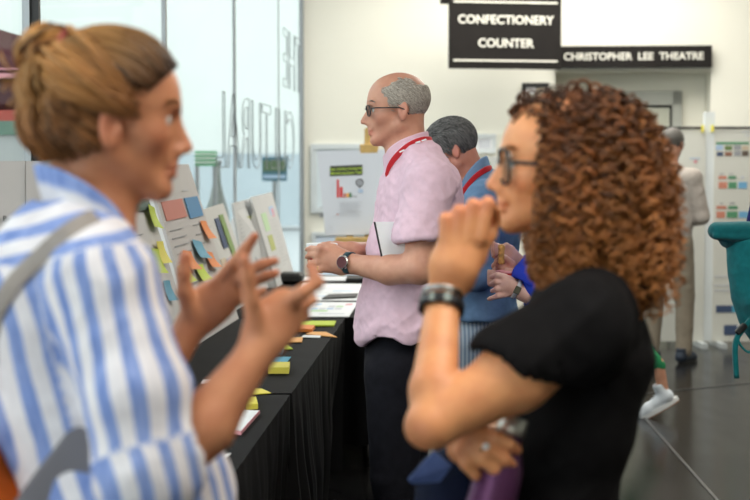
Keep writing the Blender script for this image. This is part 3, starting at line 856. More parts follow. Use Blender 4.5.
# ------------------------------------------------------------------ things lying on the tables
def tab(px, py, z=TOPZ + .008): return hit(px, py, (0, 0, z), UP)
def slab(name, label, cat, pts, h, mats, group=None, z=TOPZ + .0095, extra=(), curl=0.0):
    """flat sheet or pad with corners given where they lie on the table"""
    Pp = [tab(*p, z) for p in pts]; n = len(Pp)
    b = MB(); T = [p + UP * h for p in Pp]
    if curl: T[0] = T[0] + UP * curl; Pp[0] = Pp[0] + UP * curl
    b.add([p for p in Pp] + T, [list(range(n, 2 * n)), list(range(n))[::-1]] + [[i, (i + 1) % n, n + (i + 1) % n, n + i] for i in range(n)])
    for (a0, b0, a1, b1, k) in extra:
        q = [T[0] * (1 - u) * (1 - v) + T[1] * u * (1 - v) + T[2] * u * v + T[3] * (1 - u) * v + UP * .0008 for u, v in ((a0, b0), (a1, b0), (a1, b1), (a0, b1))]
        b.add(q, [[0, 1, 2, 3]], k)
    me = b.build(name, mats); 
    bm_fix(me); return tag(me, label, cat, group)
def bm_fix(o):
    import bmesh
    bm = bmesh.new(); bm.from_mesh(o.data); bmesh.ops.recalc_face_normals(bm, faces=bm.faces); bm.to_mesh(o.data); bm.free()
G = 'sticky notes and pads on the middle table'
YG, OR_, YE, BL = M['lime'], M['ambar'], M['yellow'], M['blue']
notes = [
 ('yellow-green sticky strip nearest the white poster on the black table', [(298, 326.3), (334, 326.3), (336, 322), (301, 322)], .006, YG),
 ('stack of orange notes just below the yellow-green strip', [(288, 331), (312, 332.5), (315, 328.5), (291, 326.5)], .014, M['orange']),
 ('peach-orange note farthest right on the black table', [(306, 334.5), (337, 337.5), (326, 332.5), (312, 332.2)], .003, OR_),
 ('white strip of paper beside the peach-orange note', [(301, 337.5), (320, 338), (321, 335.5), (304, 335.5)], .002, M['paper']),
 ('square light orange note left of the white strip', [(285, 342.5), (302, 342.5), (303, 337.8), (286, 337.8)], .003, OR_),
 ('lime triangular note left of the light orange square', [(275, 349.5), (293, 349.5), (287, 345), (277, 344)], .003, YG),
 ('small stack of blue notes beside the forearm', [(270, 354.5), (282, 354.5), (284, 350.5), (272, 350.5)], .012, BL),
 ('flat blue note above the yellow pad', [(269, 362.5), (287, 362.5), (291, 357.5), (271, 357.5)], .003, BL),
 ('thick pale yellow note pad on the black table', [(268, 373.8), (289, 373.8), (290, 368), (269, 368)], .022, M['yellow']),
 ('pointed yellow note at the join of the two black tables', [(252, 395), (271, 393.5), (262, 389.5), (253, 389)], .003, YE),
 ('curled yellow pad on the nearest black table', [(246, 410), (258, 409), (256, 402), (247, 402.5)], .016, YE),
 ('small white scrap on the black table beside the striped sleeve', [(201, 384), (211, 383), (213, 380), (203, 380.5)], .003, M['paper']),
 ('small pale slip of paper above the pointed yellow note', [(217, 382), (224, 381), (226, 378.5), (219, 379)], .003, M['paper']),
]
for lab, pts, h, mm in notes: slab('sticky_note' if 'note' in lab or 'sticky' in lab else 'paper_slip', lab, 'sticky note' if 'note' in lab or 'sticky' in lab else 'paper', pts, h, mm, G if 'note' in lab else None)
slab('notebook', 'white notebook with a pink edge on the nearest black table', 'notebook', [(222, 433), (241, 435), (260, 413.5), (243, 413)], .009, [M['pink'], M['paper']], extra=[(.02, .02, .97, .98, 1)])
slab('paper_slip', 'white slip of paper low on the nearest table beside the forearm', 'paper', [(216, 466), (220, 464), (231, 454), (226, 455)], .003, M['paper'])
pc = [M['paper'], M['paleblue'], M['palegreen'], M['pink'], M['palegrey'], M['navyprint'], M['grey']]
def gridx(seed, n, rows, cols, u0, v0, u1, v1):
    r = random.Random(seed); out = []
    for i in range(rows):
        for j in range(cols):
            if r.random() < n: 
                uu = u0 + (u1 - u0) * j / cols; vv = v0 + (v1 - v0) * i / rows
                out.append((uu, vv, uu + (u1 - u0) / cols * .86, vv + (v1 - v0) / rows * .7, r.choice([1, 2, 3, 4, 4, 1])))
    return out
slab('poster', 'large white poster with pastel blocks lying at the edge of the farthest table', 'poster', [(284, 317.3), (349, 317.3), (358, 303), (300, 302.5)], .004, pc, 'posters on the farthest table', z=TOPZ + .010, extra=gridx(4, .75, 3, 5, .3, .45, .95, .92) + [(.33, .3, .6, .42, 2), (.1, .12, .3, .2, 2), (.5, .15, .9, .2, 4)])
slab('poster', 'white poster with blue drawings in the middle of the farthest table', 'poster', [(296, 301), (357, 301), (362, 284.5), (303, 284)], .004, pc, 'posters on the farthest table', z=TOPZ + .012, extra=[(.1, .2, .5, .24, 1), (.2, .4, .7, .43, 4), (.55, .5, .9, .55, 1), (.15, .65, .8, .68, 4)])
slab('poster', 'white poster farthest back on the farthest table', 'poster', [(300, 281), (360, 281), (363, 277), (303, 277)], .004, pc, 'posters on the farthest table', z=TOPZ + .010, extra=[(.2, .3, .8, .5, 4)])
slab('folder', 'black folder lying over the white posters beside the pink shirt', 'folder', [(322, 299.5), (356, 298), (358, 294.5), (329, 295.5)], .008, M['black'], z=TOPZ + .017)
slab('folder', 'black folder lying behind the posters under the watch', 'folder', [(346, 281.6), (366, 281.6), (368, 278), (348, 278)], .02, M['black'], z=TOPZ + .016)
# dark bag-like case at the end of the boards
b = MB(); q = tab(287, 283); b.box(q + UP * .035, (.2, .22, .06), [TN, TD, UP], bev=.015); tag(b.build('camera_case', M['black'], smooth=False), 'low black case on the farthest table beside the pale boards', 'case')

# ------------------------------------------------------------------ easel
def easel():
    Y = 10.4; s = F / Y
    tl, tr, br, bl = at(317, 151, Y + .05), at(398, 149, Y + .05), at(402, 233, Y - .08), at(325.5, 236, Y - .08)
    c = (bl + br) / 2
    root = thing('easel', 'wooden easel behind the table holding the carbon footprint poster', 'easel', (c[0], c[1], 0))
    xm = (at(369, 150, Y)[0]); zt_ = at(369, 128, Y + .1)[2]
    back = np.array([0, .06, 0])
    b = MB(); b.tube([[xm, Y + .06, .72], [xm + .0, Y + .12, zt_]], .032, 4); b.build('mast', M['wood'], root)
    b = MB(); b.box((xm, Y + .075, at(369, 149, Y)[2]), (.13, .06, .07), bev=.006); b.build('top_clamp', M['wood'], root)
    zl = at(360, 240, Y)[2]
    b = MB(); b.box((xm - .02, Y - .14, zl), (.42, .11, .05), bev=.006); b.box((xm + .07, Y - .12, zl + .05), (.10, .08, .10), bev=.006); b.build('tray', M['wood'], root)
    for dx, dy in ((-.35, -.28), (.35, -.28), (0, .55)):
        b = MB(); b.tube([[xm + dx, Y + dy + .1, 0], [xm + dx * .15, Y + .12, 1.35]], .022, 4); b.build('leg', M['wood'], root)
    n = np.cross(br - bl, tl - bl); n /= np.linalg.norm(n)
    if n[1] > 0: n = -n
    r2 = thing('poster_board', 'white board on the easel with a red bar chart and a lime-lettered black heading', 'poster', c)
    b = MB(); A = [bl, br, tr, tl]; V = A + [p - n * .015 for p in A]
    b.add(V, [[0, 1, 2, 3], [7, 6, 5, 4], [0, 4, 5, 1], [1, 5, 6, 2], [2, 6, 7, 3], [3, 7, 4, 0]]); b.build('board_panel', mat('bluish_white', (.66, .69, .75), .6), r2)
    def P(px, py): return hit(px, py, bl + n * .004, n)
    X = P(362, 170) - P(332, 171.3); X /= np.linalg.norm(X); Yd = np.cross(n, X) if np.cross(n, X)[2] > 0 else -np.cross(n, X)
    b = MB()
    def q(x0, y0, x1, y1, k, sl=0.0):
        c_ = [P(x0, y1), P(x1, y1 + sl), P(x1, y0 + sl), P(x0, y0)]; b.add(c_, [[0, 1, 2, 3]], k)
    q(330, 166, 362.3, 176, 0, -1.3)
    bars = [(336.8, 338.9, 179.5, 1), (339.8, 342.6, 187, 1), (343.5, 345.8, 193.2, 3), (346.4, 349, 193.2, 2), (349.4, 351.4, 192.7, 4), (352, 353.6, 195.6, 5), (354.4, 356.8, 196, 5)]
    for x0, x1, yt, k in bars: q(x0, yt, x1, 197.3, k)
    for k in range(8): q(339 + (k % 2), 202 + k * 1.9, 362 - (k * 3) % 5, 202.8 + k * 1.9, 6)
    q(336.5, 214, 338.5, 215, 3); q(332.3, 184, 332.7, 194, 6); q(332.3, 184, 335, 184.4, 6); q(332.3, 193.6, 335, 194, 6)
    q(358.5, 189.5, 363, 192.5, 7)
    o = b.build('printed_chart', [M['black_print'], M['bright_red'], M['ambar'], M['salmon'], M['print_green'], M['grey'], M['palegrey'], M['paleblue']], r2)
    ring = []; cc = P(359.6, 182.5)
    for k in range(20): a = 2 * math.pi * k / 20; ring.append(cc + (X * math.cos(a) + Yd * math.sin(a)) * .023 + n * .002)
    b = MB(); b.tube(ring, .0035, 5, closed=True); b.tube([cc - Yd * .026, cc - Yd * .036], .004, 5); b.tube([cc - Yd * .008, cc + Yd * .008], .004, 5); b.build('round_emblem', M['black_print'], r2)
    pm = P(346.2, 168.9)
    text_mesh('heading_text', 'Our Carbon Footprint:', .0245, M['neonprint'], r2, pm + n * .003, X, Yd, .0005, bold=.0006)
    text_mesh('heading_text', 'Monitoring Every Year!', .0235, M['neonprint'], r2, P(346.8, 173) + n * .003, X, Yd, .0005, bold=.0006)
easel()
# ------------------------------------------------------------------ people: shared parts
def basis(yaw, pitch=0.0, roll=0.0):
    """columns = forward, left, up; yaw from +X, pitch positive = looking down"""
    m = Matrix.Rotation(yaw, 3, 'Z') @ Matrix.Rotation(pitch, 3, 'Y') @ Matrix.Rotation(roll, 3, 'X')
    return np.array(m)
class Head:
    def __init__(s, O, B, S=1.0): s.O = np.asarray(O, float); s.B = B; s.S = S
    def w(s, x, y, z): return s.O + s.S * (s.B @ np.array([x, y, z]))
    def wa(s, P): return s.O + s.S * (P @ s.B.T)
    def loc(s, P): return (P - s.O) @ s.B / s.S
def add_head(f, H, nose=1.0, chin=1.0, fem=0.0, neck=None, neck_r=.058, detail=True, brow=1.0, ear=(0, 0)):
    S = H.S; w = H.w; B = H.B
    E = lambda x, y, z, a, b, c, k=.012, op='u': f.ell(w(x, y, z), np.array([a, b, c]) * S, B, k * S, op)
    E(-.008, 0, .034, .094, .075, .080, .01)
    E(.030, 0, .020, .064, .066, .074, .02)
    E(.034, 0, -.035, .054, .054, .066, .02)
    for sg in (-1, 1):
        f.cone(w(-.002, sg * .050, -.050), w(.066, sg * .012, -.096), .019 * S, .015 * S, .02 * S)
        E(.052, sg * .044, -.024, .022, .018, .020, .02)          # cheek bone
    f.cone(w(.01, 0, -.06), w(.06, 0, -.085), .036 * S, .02 * S, .02 * S)
    E(.077 * 1, 0, -.099, .016 * chin, .019, .016, .014)
    f.cone(w(.081, -.026, .017), w(.081, .026, .017), .0095 * brow * S, .0095 * brow * S, .016 * S)
    for sg in (-1, 1): E(.096, sg * .031, -.001, .018, .017, .013, .012, 's')
    f.cone(w(.086, 0, .008), w(.089 + .021 * nose, 0, -.036), .0072 * S, .0088 * S, .010 * S)
    f.cone(w(.078, 0, .004), w(.093, 0, -.033), .011 * S, .0125 * S, .008 * S)
    E(.090 + .0185 * nose, 0, -.038, .0095, .0095, .008, .004)
    for sg in (-1, 1): E(.097, sg * .011, -.042, .010, .0065, .007, .006)
    E(.087, 0, -.055, .011, .018, .012, .014)
    E(.090, 0, -.0655, .0105, .022, .0058, .004); E(.0885, 0, -.0765, .0105, .020, .0065, .004)
    E(.102, 0, -.0712, .0075, .024, .0014, .002, 's')
    for sg in (-1, 1):
        E(.0705, sg * .032, -.001, .0145, .0145, .0125, .003)     # lids over the eyeball
        E(.083, sg * .037, -.0015, .009, .0125, .0040, .001, 's')
        M2 = B @ np.array(Matrix.Rotation(R(-8), 3, 'Y')) @ np.array(Matrix.Rotation(sg * R(-22), 3, 'Z'))
        f.ell(w(-.012 + ear[0], sg * .077, -.012 + ear[1]), np.array([.0185, .0075, .031]) * S, M2, .006 * S)
        f.ell(w(-.006 + ear[0], sg * .086, -.008 + ear[1]), np.array([.0100, .008, .018]) * S, M2, .003 * S, 's')
        f.ell(w(-.001 + ear[0], sg * .079, -.014 + ear[1]), np.array([.005, .004, .008]) * S, M2, .003 * S)
    if neck is not None:
        f.cone(w(-.032, 0, -.045), neck, .050 * S, neck_r * S, .03 * S)
        f.cone(w(.015, 0, -.085), np.asarray(neck) + B[:, 0] * .012 * S, .028 * S, neck_r * .8 * S, .03 * S)
def face_mask(H, V):
    L = H.loc(V)
    def g(c, r): return np.exp(-np.sum(((L - np.array(c)) / np.array(r)) ** 2, 1))
    m = .75 * g((.094, 0, -.071), (.012, .026, .010)) + .30 * g((.108, 0, -.038), (.016, .016, .014))
    for sg in (-1, 1): m += .42 * g((-.008, sg * .085, -.012), (.03, .02, .04)) + .28 * g((.066, sg * .048, -.03), (.02, .02, .02))
    return np.clip(m, 0, 1)
M['eyewhite'] = mat('eye_white', (.75, .72, .68), .2); M['iris'] = mat('iris', (.05, .03, .02), .1)
def eyes(H, parent):
    for sg in (-1, 1):
        c = H.w(.0712, sg * .0325, -.001)
        b = MB(); ax = H.B[:, 0]; r = .0125 * H.S
        b.lathe(c, [(r * math.sin(a), -r * math.cos(a)) for a in np.linspace(.02, math.pi - .45, 14)], ax=ax, n=16)
        b.lathe(c, [(r * math.sin(a) * 1.0, -r * math.cos(a) + .0003) for a in np.linspace(math.pi - .47, math.pi - .01, 7)], ax=ax, n=16, m=1)
        b.build('eye', [M['eyewhite'], M['iris']], parent, smooth=True)
def brows(H, parent, mm, n=60):
    for sg in (-1, 1):
        P = []
        for i in range(n):
            t = i / n; y = .014 + .034 * t; x = .094 - .02 * t * t; z = .020 + .006 * math.sin(t * 2.6) + random.uniform(-.0025, .0025)
            a = np.array([x, sg * y, z]); d = np.array([-.003, sg * .008, .003 - .004 * t])
            P.append(np.stack([a + d * k / 3 + np.array([.0005 * k, 0, 0]) for k in range(4)]))
        P = H.wa(np.array(P).reshape(-1, 3)).reshape(-1, 4, 3)
        tubes('eyebrow', P, np.full(P.shape[:2], .0009 * H.S), mm, parent, 4)
def short_hair(H, parent, mm, rule, name='hair', n=2600, length=.02, thick=.0011, lift=.004, shell=.004, flow=None, curl=.0, seed=3, base=True):
    """short strands over the part of the skull where rule(local point) says so, over a thin base coat"""
    r = np.random.default_rng(seed); c = np.array([-.008, 0, .034]); rad = np.array([.094, .075, .080]) + .001
    P = r.normal(size=(n * 5, 3)); P /= np.linalg.norm(P, axis=1, keepdims=True)
    P = c + P * rad
    keep = rule(P) > r.random(len(P)) * .35 ; P = P[keep][:n]
    N = (P - c) / rad ** 2; N /= np.linalg.norm(N, axis=1, keepdims=True)
    D = flow(P); D = D + r.normal(size=D.shape) * .22; D -= N * (D * N).sum(1, keepdims=True); D /= np.linalg.norm(D, axis=1, keepdims=True) + 1e-9
    k = 6; t = np.linspace(0, 1, k)[None, :, None]
    Ln = length * (.6 + .8 * r.random((len(P), 1, 1)))
    Q = P[:, None, :] + D[:, None, :] * t * Ln + N[:, None, :] * (lift * np.sin(t * 2.4) + shell * .3)
    Q = Q - N[:, None, :] * ((t * Ln) ** 2 / (2 * .085))
    W = H.wa(Q.reshape(-1, 3)).reshape(Q.shape)
    rr = thick * H.S * np.linspace(1, .35, k)[None, :] * np.ones((len(P), 1))
    par = None
    if base:
        f = SDF(H.O - .14 * H.S, H.O + .15 * H.S, .0035)
        f.ell(H.wa(c[None])[0], (rad + shell) * H.S, H.B, .001)
        V, Fc = f.mesh(1); L = H.loc(V); ok = rule(L) > .18
        Fk = Fc[ok[Fc].all(1)]
        u = np.unique(Fk); mp = np.full(len(V), -1); mp[u] = np.arange(len(u)); V = V[u]
        V = V + (H.B @ np.zeros(3))[None]
        par = mk(name, V, mp[Fk], mm, parent, {'rnd': (vnoise(V * 400, 4) * .5 + .5) * .35 + .15, 'tip': np.zeros(len(V))})
    tubes('hair_strands', W, rr, mm, par if par is not None else parent, 4)
    return par
def band(name, pts, up, h, th, mat_, parent, attrs=None):
    """a strip of height h standing along the path pts"""
    pts = np.asarray(pts, float); n = len(pts); up = np.asarray(up, float)
    up = np.broadcast_to(up, pts.shape) / np.linalg.norm(np.broadcast_to(up, pts.shape), axis=1, keepdims=True)
    T = np.gradient(pts, axis=0); T /= np.linalg.norm(T, axis=1, keepdims=True) + 1e-9
    O = np.cross(T, up); O /= np.linalg.norm(O, axis=1, keepdims=True) + 1e-9
    hh = np.full(n, h) if np.isscalar(h) else np.asarray(h)
    prof = [(-.5, -.5), (-.5, .5), (-.3, .62), (.3, .62), (.5, .5), (.5, -.5), (.3, -.62), (-.3, -.62)]
    prof = [(a, b) for b, a in prof]
    V = np.concatenate([[pts[i] + up[i] * hh[i] * a + O[i] * th * b for a, b in prof] for i in range(n)])
    k = len(prof)
    Fc = [[i * k + j, i * k + (j + 1) % k, (i + 1) * k + (j + 1) % k, (i + 1) * k + j] for i in range(n - 1) for j in range(k)]
    Fc += [list(range(k))[::-1], [(n - 1) * k + j for j in range(k)]]
    o = mk(name, V, Fc, mat_, parent, attrs)
    bm_fix(o); return o
def smoothpath(P, n=24):
    """Catmull-Rom through points"""
    P = np.asarray(P, float); Q = np.concatenate([[2 * P[0] - P[1]], P, [2 * P[-1] - P[-2]]]); out = []
    m = len(P) - 1
    for i in range(m):
        for t in np.linspace(0, 1, max(2, n // m), endpoint=(i == m - 1)):
            a, b, c, d = Q[i:i + 4]
            out.append(.5 * ((2 * b) + (c - a) * t + (2 * a - 5 * b + 4 * c - d) * t * t + (3 * b - a - 3 * c + d) * t ** 3))
    return np.array(out)
def cloth_mat(name, col, var=.06, wv=900, rough=.85, str_=.35, sheen=.0):
    m, nt, b = _nt(name); b.inputs['Roughness'].default_value = rough; b.inputs['Specular IOR Level'].default_value = .1; b.inputs['Sheen Weight'].default_value = sheen
    c = _mix(nt, _ramp(nt, _noise(nt, 40, 4), .3, .7), tuple(x * (1 - var) for x in col), tuple(min(1, x * (1 + var)) for x in col))
    nt.links.new(c, b.inputs['Base Color']); _bump(nt, b, _noise(nt, wv, 2), str_, .0008); return m
def px(*p): return at(*p)
def glasses(H, parent, lens_m, frame_m, w=.046, h=.034, x=.100, z=-.004, tr=.0014):
    root_par = parent
    outer = None
    b = MB()
    for sg in (-1, 1):
        c = np.array([x - .004, sg * .033, z]); ring = []
        for k in range(28):
            a = 2 * math.pi * k / 28
            ca, sa = math.cos(a), math.sin(a)
            ry = w / 2 * math.copysign(abs(ca) ** .7, ca); rz = h / 2 * math.copysign(abs(sa) ** .7, sa)
            ring.append(H.w(c[0] - abs(c[1] + ry) ** 2 * 3.0 + rz * .1, c[1] + ry, c[2] + rz))
        b.tube(ring, tr * H.S, 6, closed=True)
        hx = x - .008 - (.033 + w / 2) ** 2 * 3
        b.tube([H.w(hx, sg * (.033 + w / 2), z + .006), H.w(hx - .01, sg * (.038 + w / 2 + .012), z + .007), H.w(.0, sg * .081, z + .004), H.w(-.018, sg * .083, z - .004), H.w(-.03, sg * .082, z - .02)], tr * 1.35 * H.S, 6)
    b.tube([H.w(x - .003, -.011, z + .006), H.w(x + .001, 0, z + .008), H.w(x - .003, .011, z + .006)], .0014 * H.S, 6)
    fr = b.build('glasses', frame_m, parent, smooth=True)
    for sg in (-1, 1):
        V = [H.w(x - .006 - (.033) ** 2 * 3, sg * .033, z)]
        for k in range(28):
            a = 2 * math.pi * k / 28; ca, sa = math.cos(a), math.sin(a)
            ry = w / 2 * math.copysign(abs(ca) ** .7, ca); rz = h / 2 * math.copysign(abs(sa) ** .7, sa)
            V.append(H.w(x - .005 - abs(.033 * sg + ry) ** 2 * 3, sg * .033 + ry, z + rz))
        V2 = [v - H.B[:, 0] * .0016 for v in V]
        Fc = [[0, 1 + k, 1 + (k + 1) % 28] for k in range(28)] + [[29, 30 + (k + 1) % 28, 30 + k] for k in range(28)] + [[1 + k, 30 + k, 30 + (k + 1) % 28, 1 + (k + 1) % 28] for k in range(28)]
        mk('lens', np.array(V + V2), Fc, lens_m, fr, smooth=False)
    return fr
def lens_mat(name, tint):
    m, nt, b = _nt(name); nt.nodes.remove(b)
    t = nt.nodes.new('ShaderNodeBsdfTransparent'); t.inputs[0].default_value = (*tint, 1)
    g = nt.nodes.new('ShaderNodeBsdfGlossy'); g.inputs['Roughness'].default_value = .05
    mx = nt.nodes.new('ShaderNodeMixShader'); mx.inputs[0].default_value = .12
    nt.links.new(t.outputs[0], mx.inputs[1]); nt.links.new(g.outputs[0], mx.inputs[2]); nt.links.new(mx.outputs[0], nt.nodes['Material Output'].inputs[0]); return m
M['lens'] = lens_mat('spectacle_lens', (.80, .84, .86)); M['lens_dark'] = lens_mat('tinted_lens', (.8, .83, .86))
M['strap_black'] = mat('black_rubber', (.012, .012, .014), .4); M['silver'] = mat('silver', (.62, .62, .6), .25, 1); M['gold'] = mat('gold', (.8, .55, .22), .25, 1)
def person(label, x, y): return thing('person', label, 'person', (x, y, 0))
def ring_around(c, ax, r, n=28, squash=1.0, sdir=None):
    ax = np.asarray(ax, float) / np.linalg.norm(ax)
    ref = np.array([0, 0, 1.]) if abs(ax[2]) < .9 else np.array([1., 0, 0])
    N = np.cross(ax, ref); N /= np.linalg.norm(N); Bv = np.cross(ax, N)
    if sdir is not None:
        N = np.asarray(sdir, float) - ax * np.dot(sdir, ax); N /= np.linalg.norm(N); Bv = np.cross(ax, N)
    return np.array([c + r * (math.cos(a) * N * squash + math.sin(a) * Bv) for a in np.linspace(0, 2 * math.pi, n, endpoint=False)]), N, Bv
def wristband(name, c, ax, r, h, th, mm, parent, squash=.75, sdir=(0, 1, 0)):
    ax = np.asarray(ax, float) / np.linalg.norm(ax); ring, N, Bv = ring_around(np.asarray(c, float), ax, r, 36, squash, sdir)
    V = []; n = 36
    for i in range(n):
        o = ring[i] - c; o = o / np.linalg.norm(o)
        for a, b_ in ((-.5, 0), (.5, 0), (.4, 1), (-.4, 1)): V.append(ring[i] + ax * h * a + o * th * b_)
    Fc = [[i * 4 + j, i * 4 + (j + 1) % 4, ((i + 1) % n) * 4 + (j + 1) % 4, ((i + 1) % n) * 4 + j] for i in range(n) for j in range(4)]
    o = mk(name, np.array(V), Fc, mm, parent); bm_fix(o); return o
# ------------------------------------------------------------------ woman in the striped shirt (left)
def woman_left():
    P1 = person('woman with a hair bun and blue-white striped shirt, gesturing with both hands', -.42, 2.1)
    H = Head(at(112, 115, 2.14), basis(R(9), R(5)), 1.0)
    f = SDF((-.72, 1.72, .55), (-.04, 2.62, 1.70), .0037)
    neck0 = at(88, 232, 2.13)
    add_head(f, H, nose=.95, fem=1, neck=neck0, neck_r=.055, ear=(.013, -.010))
    # hidden trunk inside the shirt, continuous with the arms
    f.cone(neck0, at(75, 300, 2.14), .05, .09, .04)
    f.cone(at(75, 300, 2.14), at(95, 470, 2.14), .095, .10, .03, n=(0, 1, 0), f=1.35)
    f.cone(at(95, 470, 2.14), at(120, 640, 2.14), .10, .13, .03, n=(0, 1, 0), f=1.25)
    sh, el, wr = at(105, 265, 1.985), at(150, 486, 1.91), at(257, 352, 1.985)
    f.cone(at(92, 280, 2.12), sh, .045, .042, .03)
    f.cone(sh, el, .044, .038, .02); f.cone(el, at(205, 425, 1.95), .039, .038, .02); f.cone(at(205, 425, 1.95), wr, .040, .0235, .015)
    # far arm
    sh2, el2, wr2 = at(95, 262, 2.32), at(120, 440, 2.40), at(194, 322, 2.42)
    f.cone(at(90, 262, 2.2), sh2, .05, .045, .03); f.cone(sh2, el2, .044, .038, .02); f.cone(el2, wr2, .038, .024, .015)
    # near hand (right), palm turned away, thumb raised
    Y = 1.99
    f.cone(wr, at(270, 322, Y + .01), .0235, .030, .012, n=(0, 1, .0), f=.62)
    f.cone(at(266, 330, Y), at(284, 305, Y + .015), .028, .024, .012, n=(0, 1, .0), f=.60)
    f.cone(at(270, 340, Y), at(292, 318, Y + .03), .020, .018, .012, n=(0, 1, .0), f=.8)
    f.chain([at(258, 328, Y - .005), at(251, 300, Y - .02), at(247, 276, Y - .028), at(243.5, 258, Y - .034)], [.0165, .0115, .0100, .0082], .006)     # thumb
    f.chain([at(280, 306, Y + .010), at(302, 293, Y + .0), at(317, 283, Y + .01), at(311, 267, Y + .012)], [.0115, .0102, .0095, .0072], .005)         # index
    f.chain([at(284, 314, Y + .02), at(305, 303, Y + .045), at(311, 300, Y + .065), at(300, 296, Y + .08)], [.0112, .0100, .0090, .0074], .004)
    f.chain([at(284, 322, Y + .04), at(303, 315, Y + .072), at(303, 308, Y + .09), at(292, 303, Y + .10)], [.0108, .0098, .0085, .0072], .004)
    f.chain([at(280, 332, Y + .05), at(296, 327, Y + .085), at(296, 320, Y + .10), at(287, 316, Y + .108)], [.0098, .0085, .0076, .0065], .004)
    # far hand (left), back of the hand up, fingers spread forward
    Y = 2.42
    f.cone(wr2, at(212, 302, Y), .0245, .033, .012, n=(0, 1, 0), f=.62)
    f.cone(at(205, 310, Y), at(229, 290, Y - .01), .032, .028, .012, n=(0, 1, 0), f=.60)
    f.chain([at(193, 312, Y - .01), at(185, 293, Y - .022), at(184, 272, Y - .028), at(185, 256, Y - .030)], [.0175, .0128, .0112, .0090], .007)
    f.chain([at(217, 284, Y - .012), at(232, 266, Y - .025), at(245, 250, Y - .030), at(255, 236, Y - .032)], [.0125, .0108, .0095, .0078], .005)
    f.chain([at(228, 286, Y - .012), at(247, 272, Y - .028), at(262, 265, Y - .030), at(275, 261, Y - .030)], [.0120, .0102, .0092, .0076], .004)
    f.chain([at(232, 293, Y - .005), at(250, 284, Y - .012), at(264, 277, Y - .010), at(276, 273, Y - .008)], [.0118, .0100, .0088, .0074], .004)
    f.chain([at(230, 302, Y + .004), at(245, 298, Y + .004), at(256, 294, Y + .01), at(264, 290, Y + .018)], [.0105, .0088, .0078, .0066], .004)
    V, Fc = f.mesh(2); V, Fc, _ = drop_loose(V, Fc)
    m = face_mask(H, V)
    for c in ((244, 258, 1.96), (311, 267, 2.0), (185, 256, 2.39), (255, 236, 2.39), (275, 261, 2.39), (276, 273, 2.41)):
        m += .35 * np.exp(-np.sum(((V - at(*c)) / .016) ** 2, 1))
    body = mk('body', V, Fc, skin('skin_tan', (.58, .255, .130), (.60, .16, .10)), P1, {'mask': np.clip(m, 0, 1)})
    eyes(H, P1)
    hm = hairmat('light_brown_hair', (.024, .010, .005), (.33, .13, .038), .48, (.68, .35, .105))
    brows(H, P1, hm)
    # hair: base cap gathered back to the bun
    g = SDF(H.O - .30, H.O + .24, .0042)
    Eh = lambda x, y, z, a, b, c, k=.02, op='u': g.ell(H.w(x, y, z), (a, b, c), H.B, k, op)
    Eh(-.010, 0, .040, .093, .080, .083); Eh(.020, 0, .060, .056, .066, .056); Eh(-.058, 0, -.005, .060, .066, .066); Eh(-.078, 0, -.035, .042, .05, .036, .02)
    Eh(-.012, 0, -.02, .03, .078, .018, .02)
    g.cut(H.w(.079, 0, .05), H.B @ np.array([1, 0, -.50]), .012)
    g.cut(H.w(.03, 0, -.022), H.B @ np.array([.42, 0, -1]), .01)
    for sg in (-1, 1): g.ell(H.w(.075, sg * .075, -.02), (.054, .04, .062), H.B, .012, 's'); g.ell(H.w(.005, sg * .09, -.030), (.026, .02, .036), H.B, .006, 's')
    Vh, Fh = g.mesh(2)
    Vh = wrinkle(Vh, Fh, .0022, (30, 30, 60), 5)
    bun = H.loc(at(46, 52, 2.13)[None])[0]
    cap = mk('hair', Vh, Fh, hm, P1, {'rnd': np.clip(vnoise(Vh * 60, 3) * .3 + .30, 0, 1), 'tip': np.clip((-.03 - H.loc(Vh)[:, 0]) * 5, 0, .35)})
    # strands swept from the hairline over the cap to the bun
    r = np.random.default_rng(11); n = 560; k = 22
    def surf(D):      # push points out to the cap surface along rays from the head centre
        c = np.array([-.006, 0, .03]); rad = np.array([.097, .0815, .089])
        U = D - c; U = U / np.linalg.norm(U / rad, axis=-1, keepdims=True)
        return c + U
    th = r.uniform(-2.75, 2.75, n)      # angle round the hairline as seen from the face
    ax = np.where(np.abs(th) < 1.25, .072, np.where(np.abs(th) < 2.2, .028, -.055))
    st = np.stack([ax + r.normal(size=n) * .005, np.sin(th) * .08, .04 + .075 * np.cos(th)], 1)
    fr_ = np.abs(th) < 1.35; q_ = np.abs(th) / 1.35
    st[fr_, 0] = (.088 - .032 * q_ ** 2)[fr_]; st[fr_, 2] = (.078 - .040 * q_ ** 1.6)[fr_]
    st[:, 2] = np.maximum(st[:, 2], -.062)
    en = bun + np.stack([.028 + r.normal(size=n) * .010, r.normal(size=n) * .016, r.normal(size=n) * .012 - .018], 1)
    t = np.linspace(0, 1, k)[None, :, None]
    Q = st[:, None] * (1 - t) + en[:, None] * t
    Qs = surf(Q.reshape(-1, 3)).reshape(Q.shape)
    w_ = np.clip((t - .72) / .28, 0, 1) ** 1.5
    lo = r.uniform(.001, .007, (n, 1, 1))
    bulge = (np.exp(-((t - .62) / .22) ** 2) * .030) * (np.clip(-np.cos(th) * .8 + .2, 0, 1))[:, None, None]
    c0 = np.array([-.006, 0, .03]); dirn = Qs - c0; dirn /= np.linalg.norm(dirn, axis=2, keepdims=True)
    Q = (Qs + dirn * (lo + bulge)) * (1 - w_) + en[:, None] * w_
    Q += (np.sin(t * 9 + r.uniform(0, 6, (n, 1, 1))) * .0014)
    W = H.wa(Q.reshape(-1, 3)).reshape(Q.shape)
    rad = r.uniform(.0016, .0042, (n, 1)) * (np.sin(np.linspace(.25, 2.9, k)) ** .5)[None]
    rn = np.clip(.32 + .35 * (r.random(n) - .4) + .75 * (vnoise(st * 40, 2)), 0, 1) * np.where(np.abs(th) < 1.4, .32, 1.0)
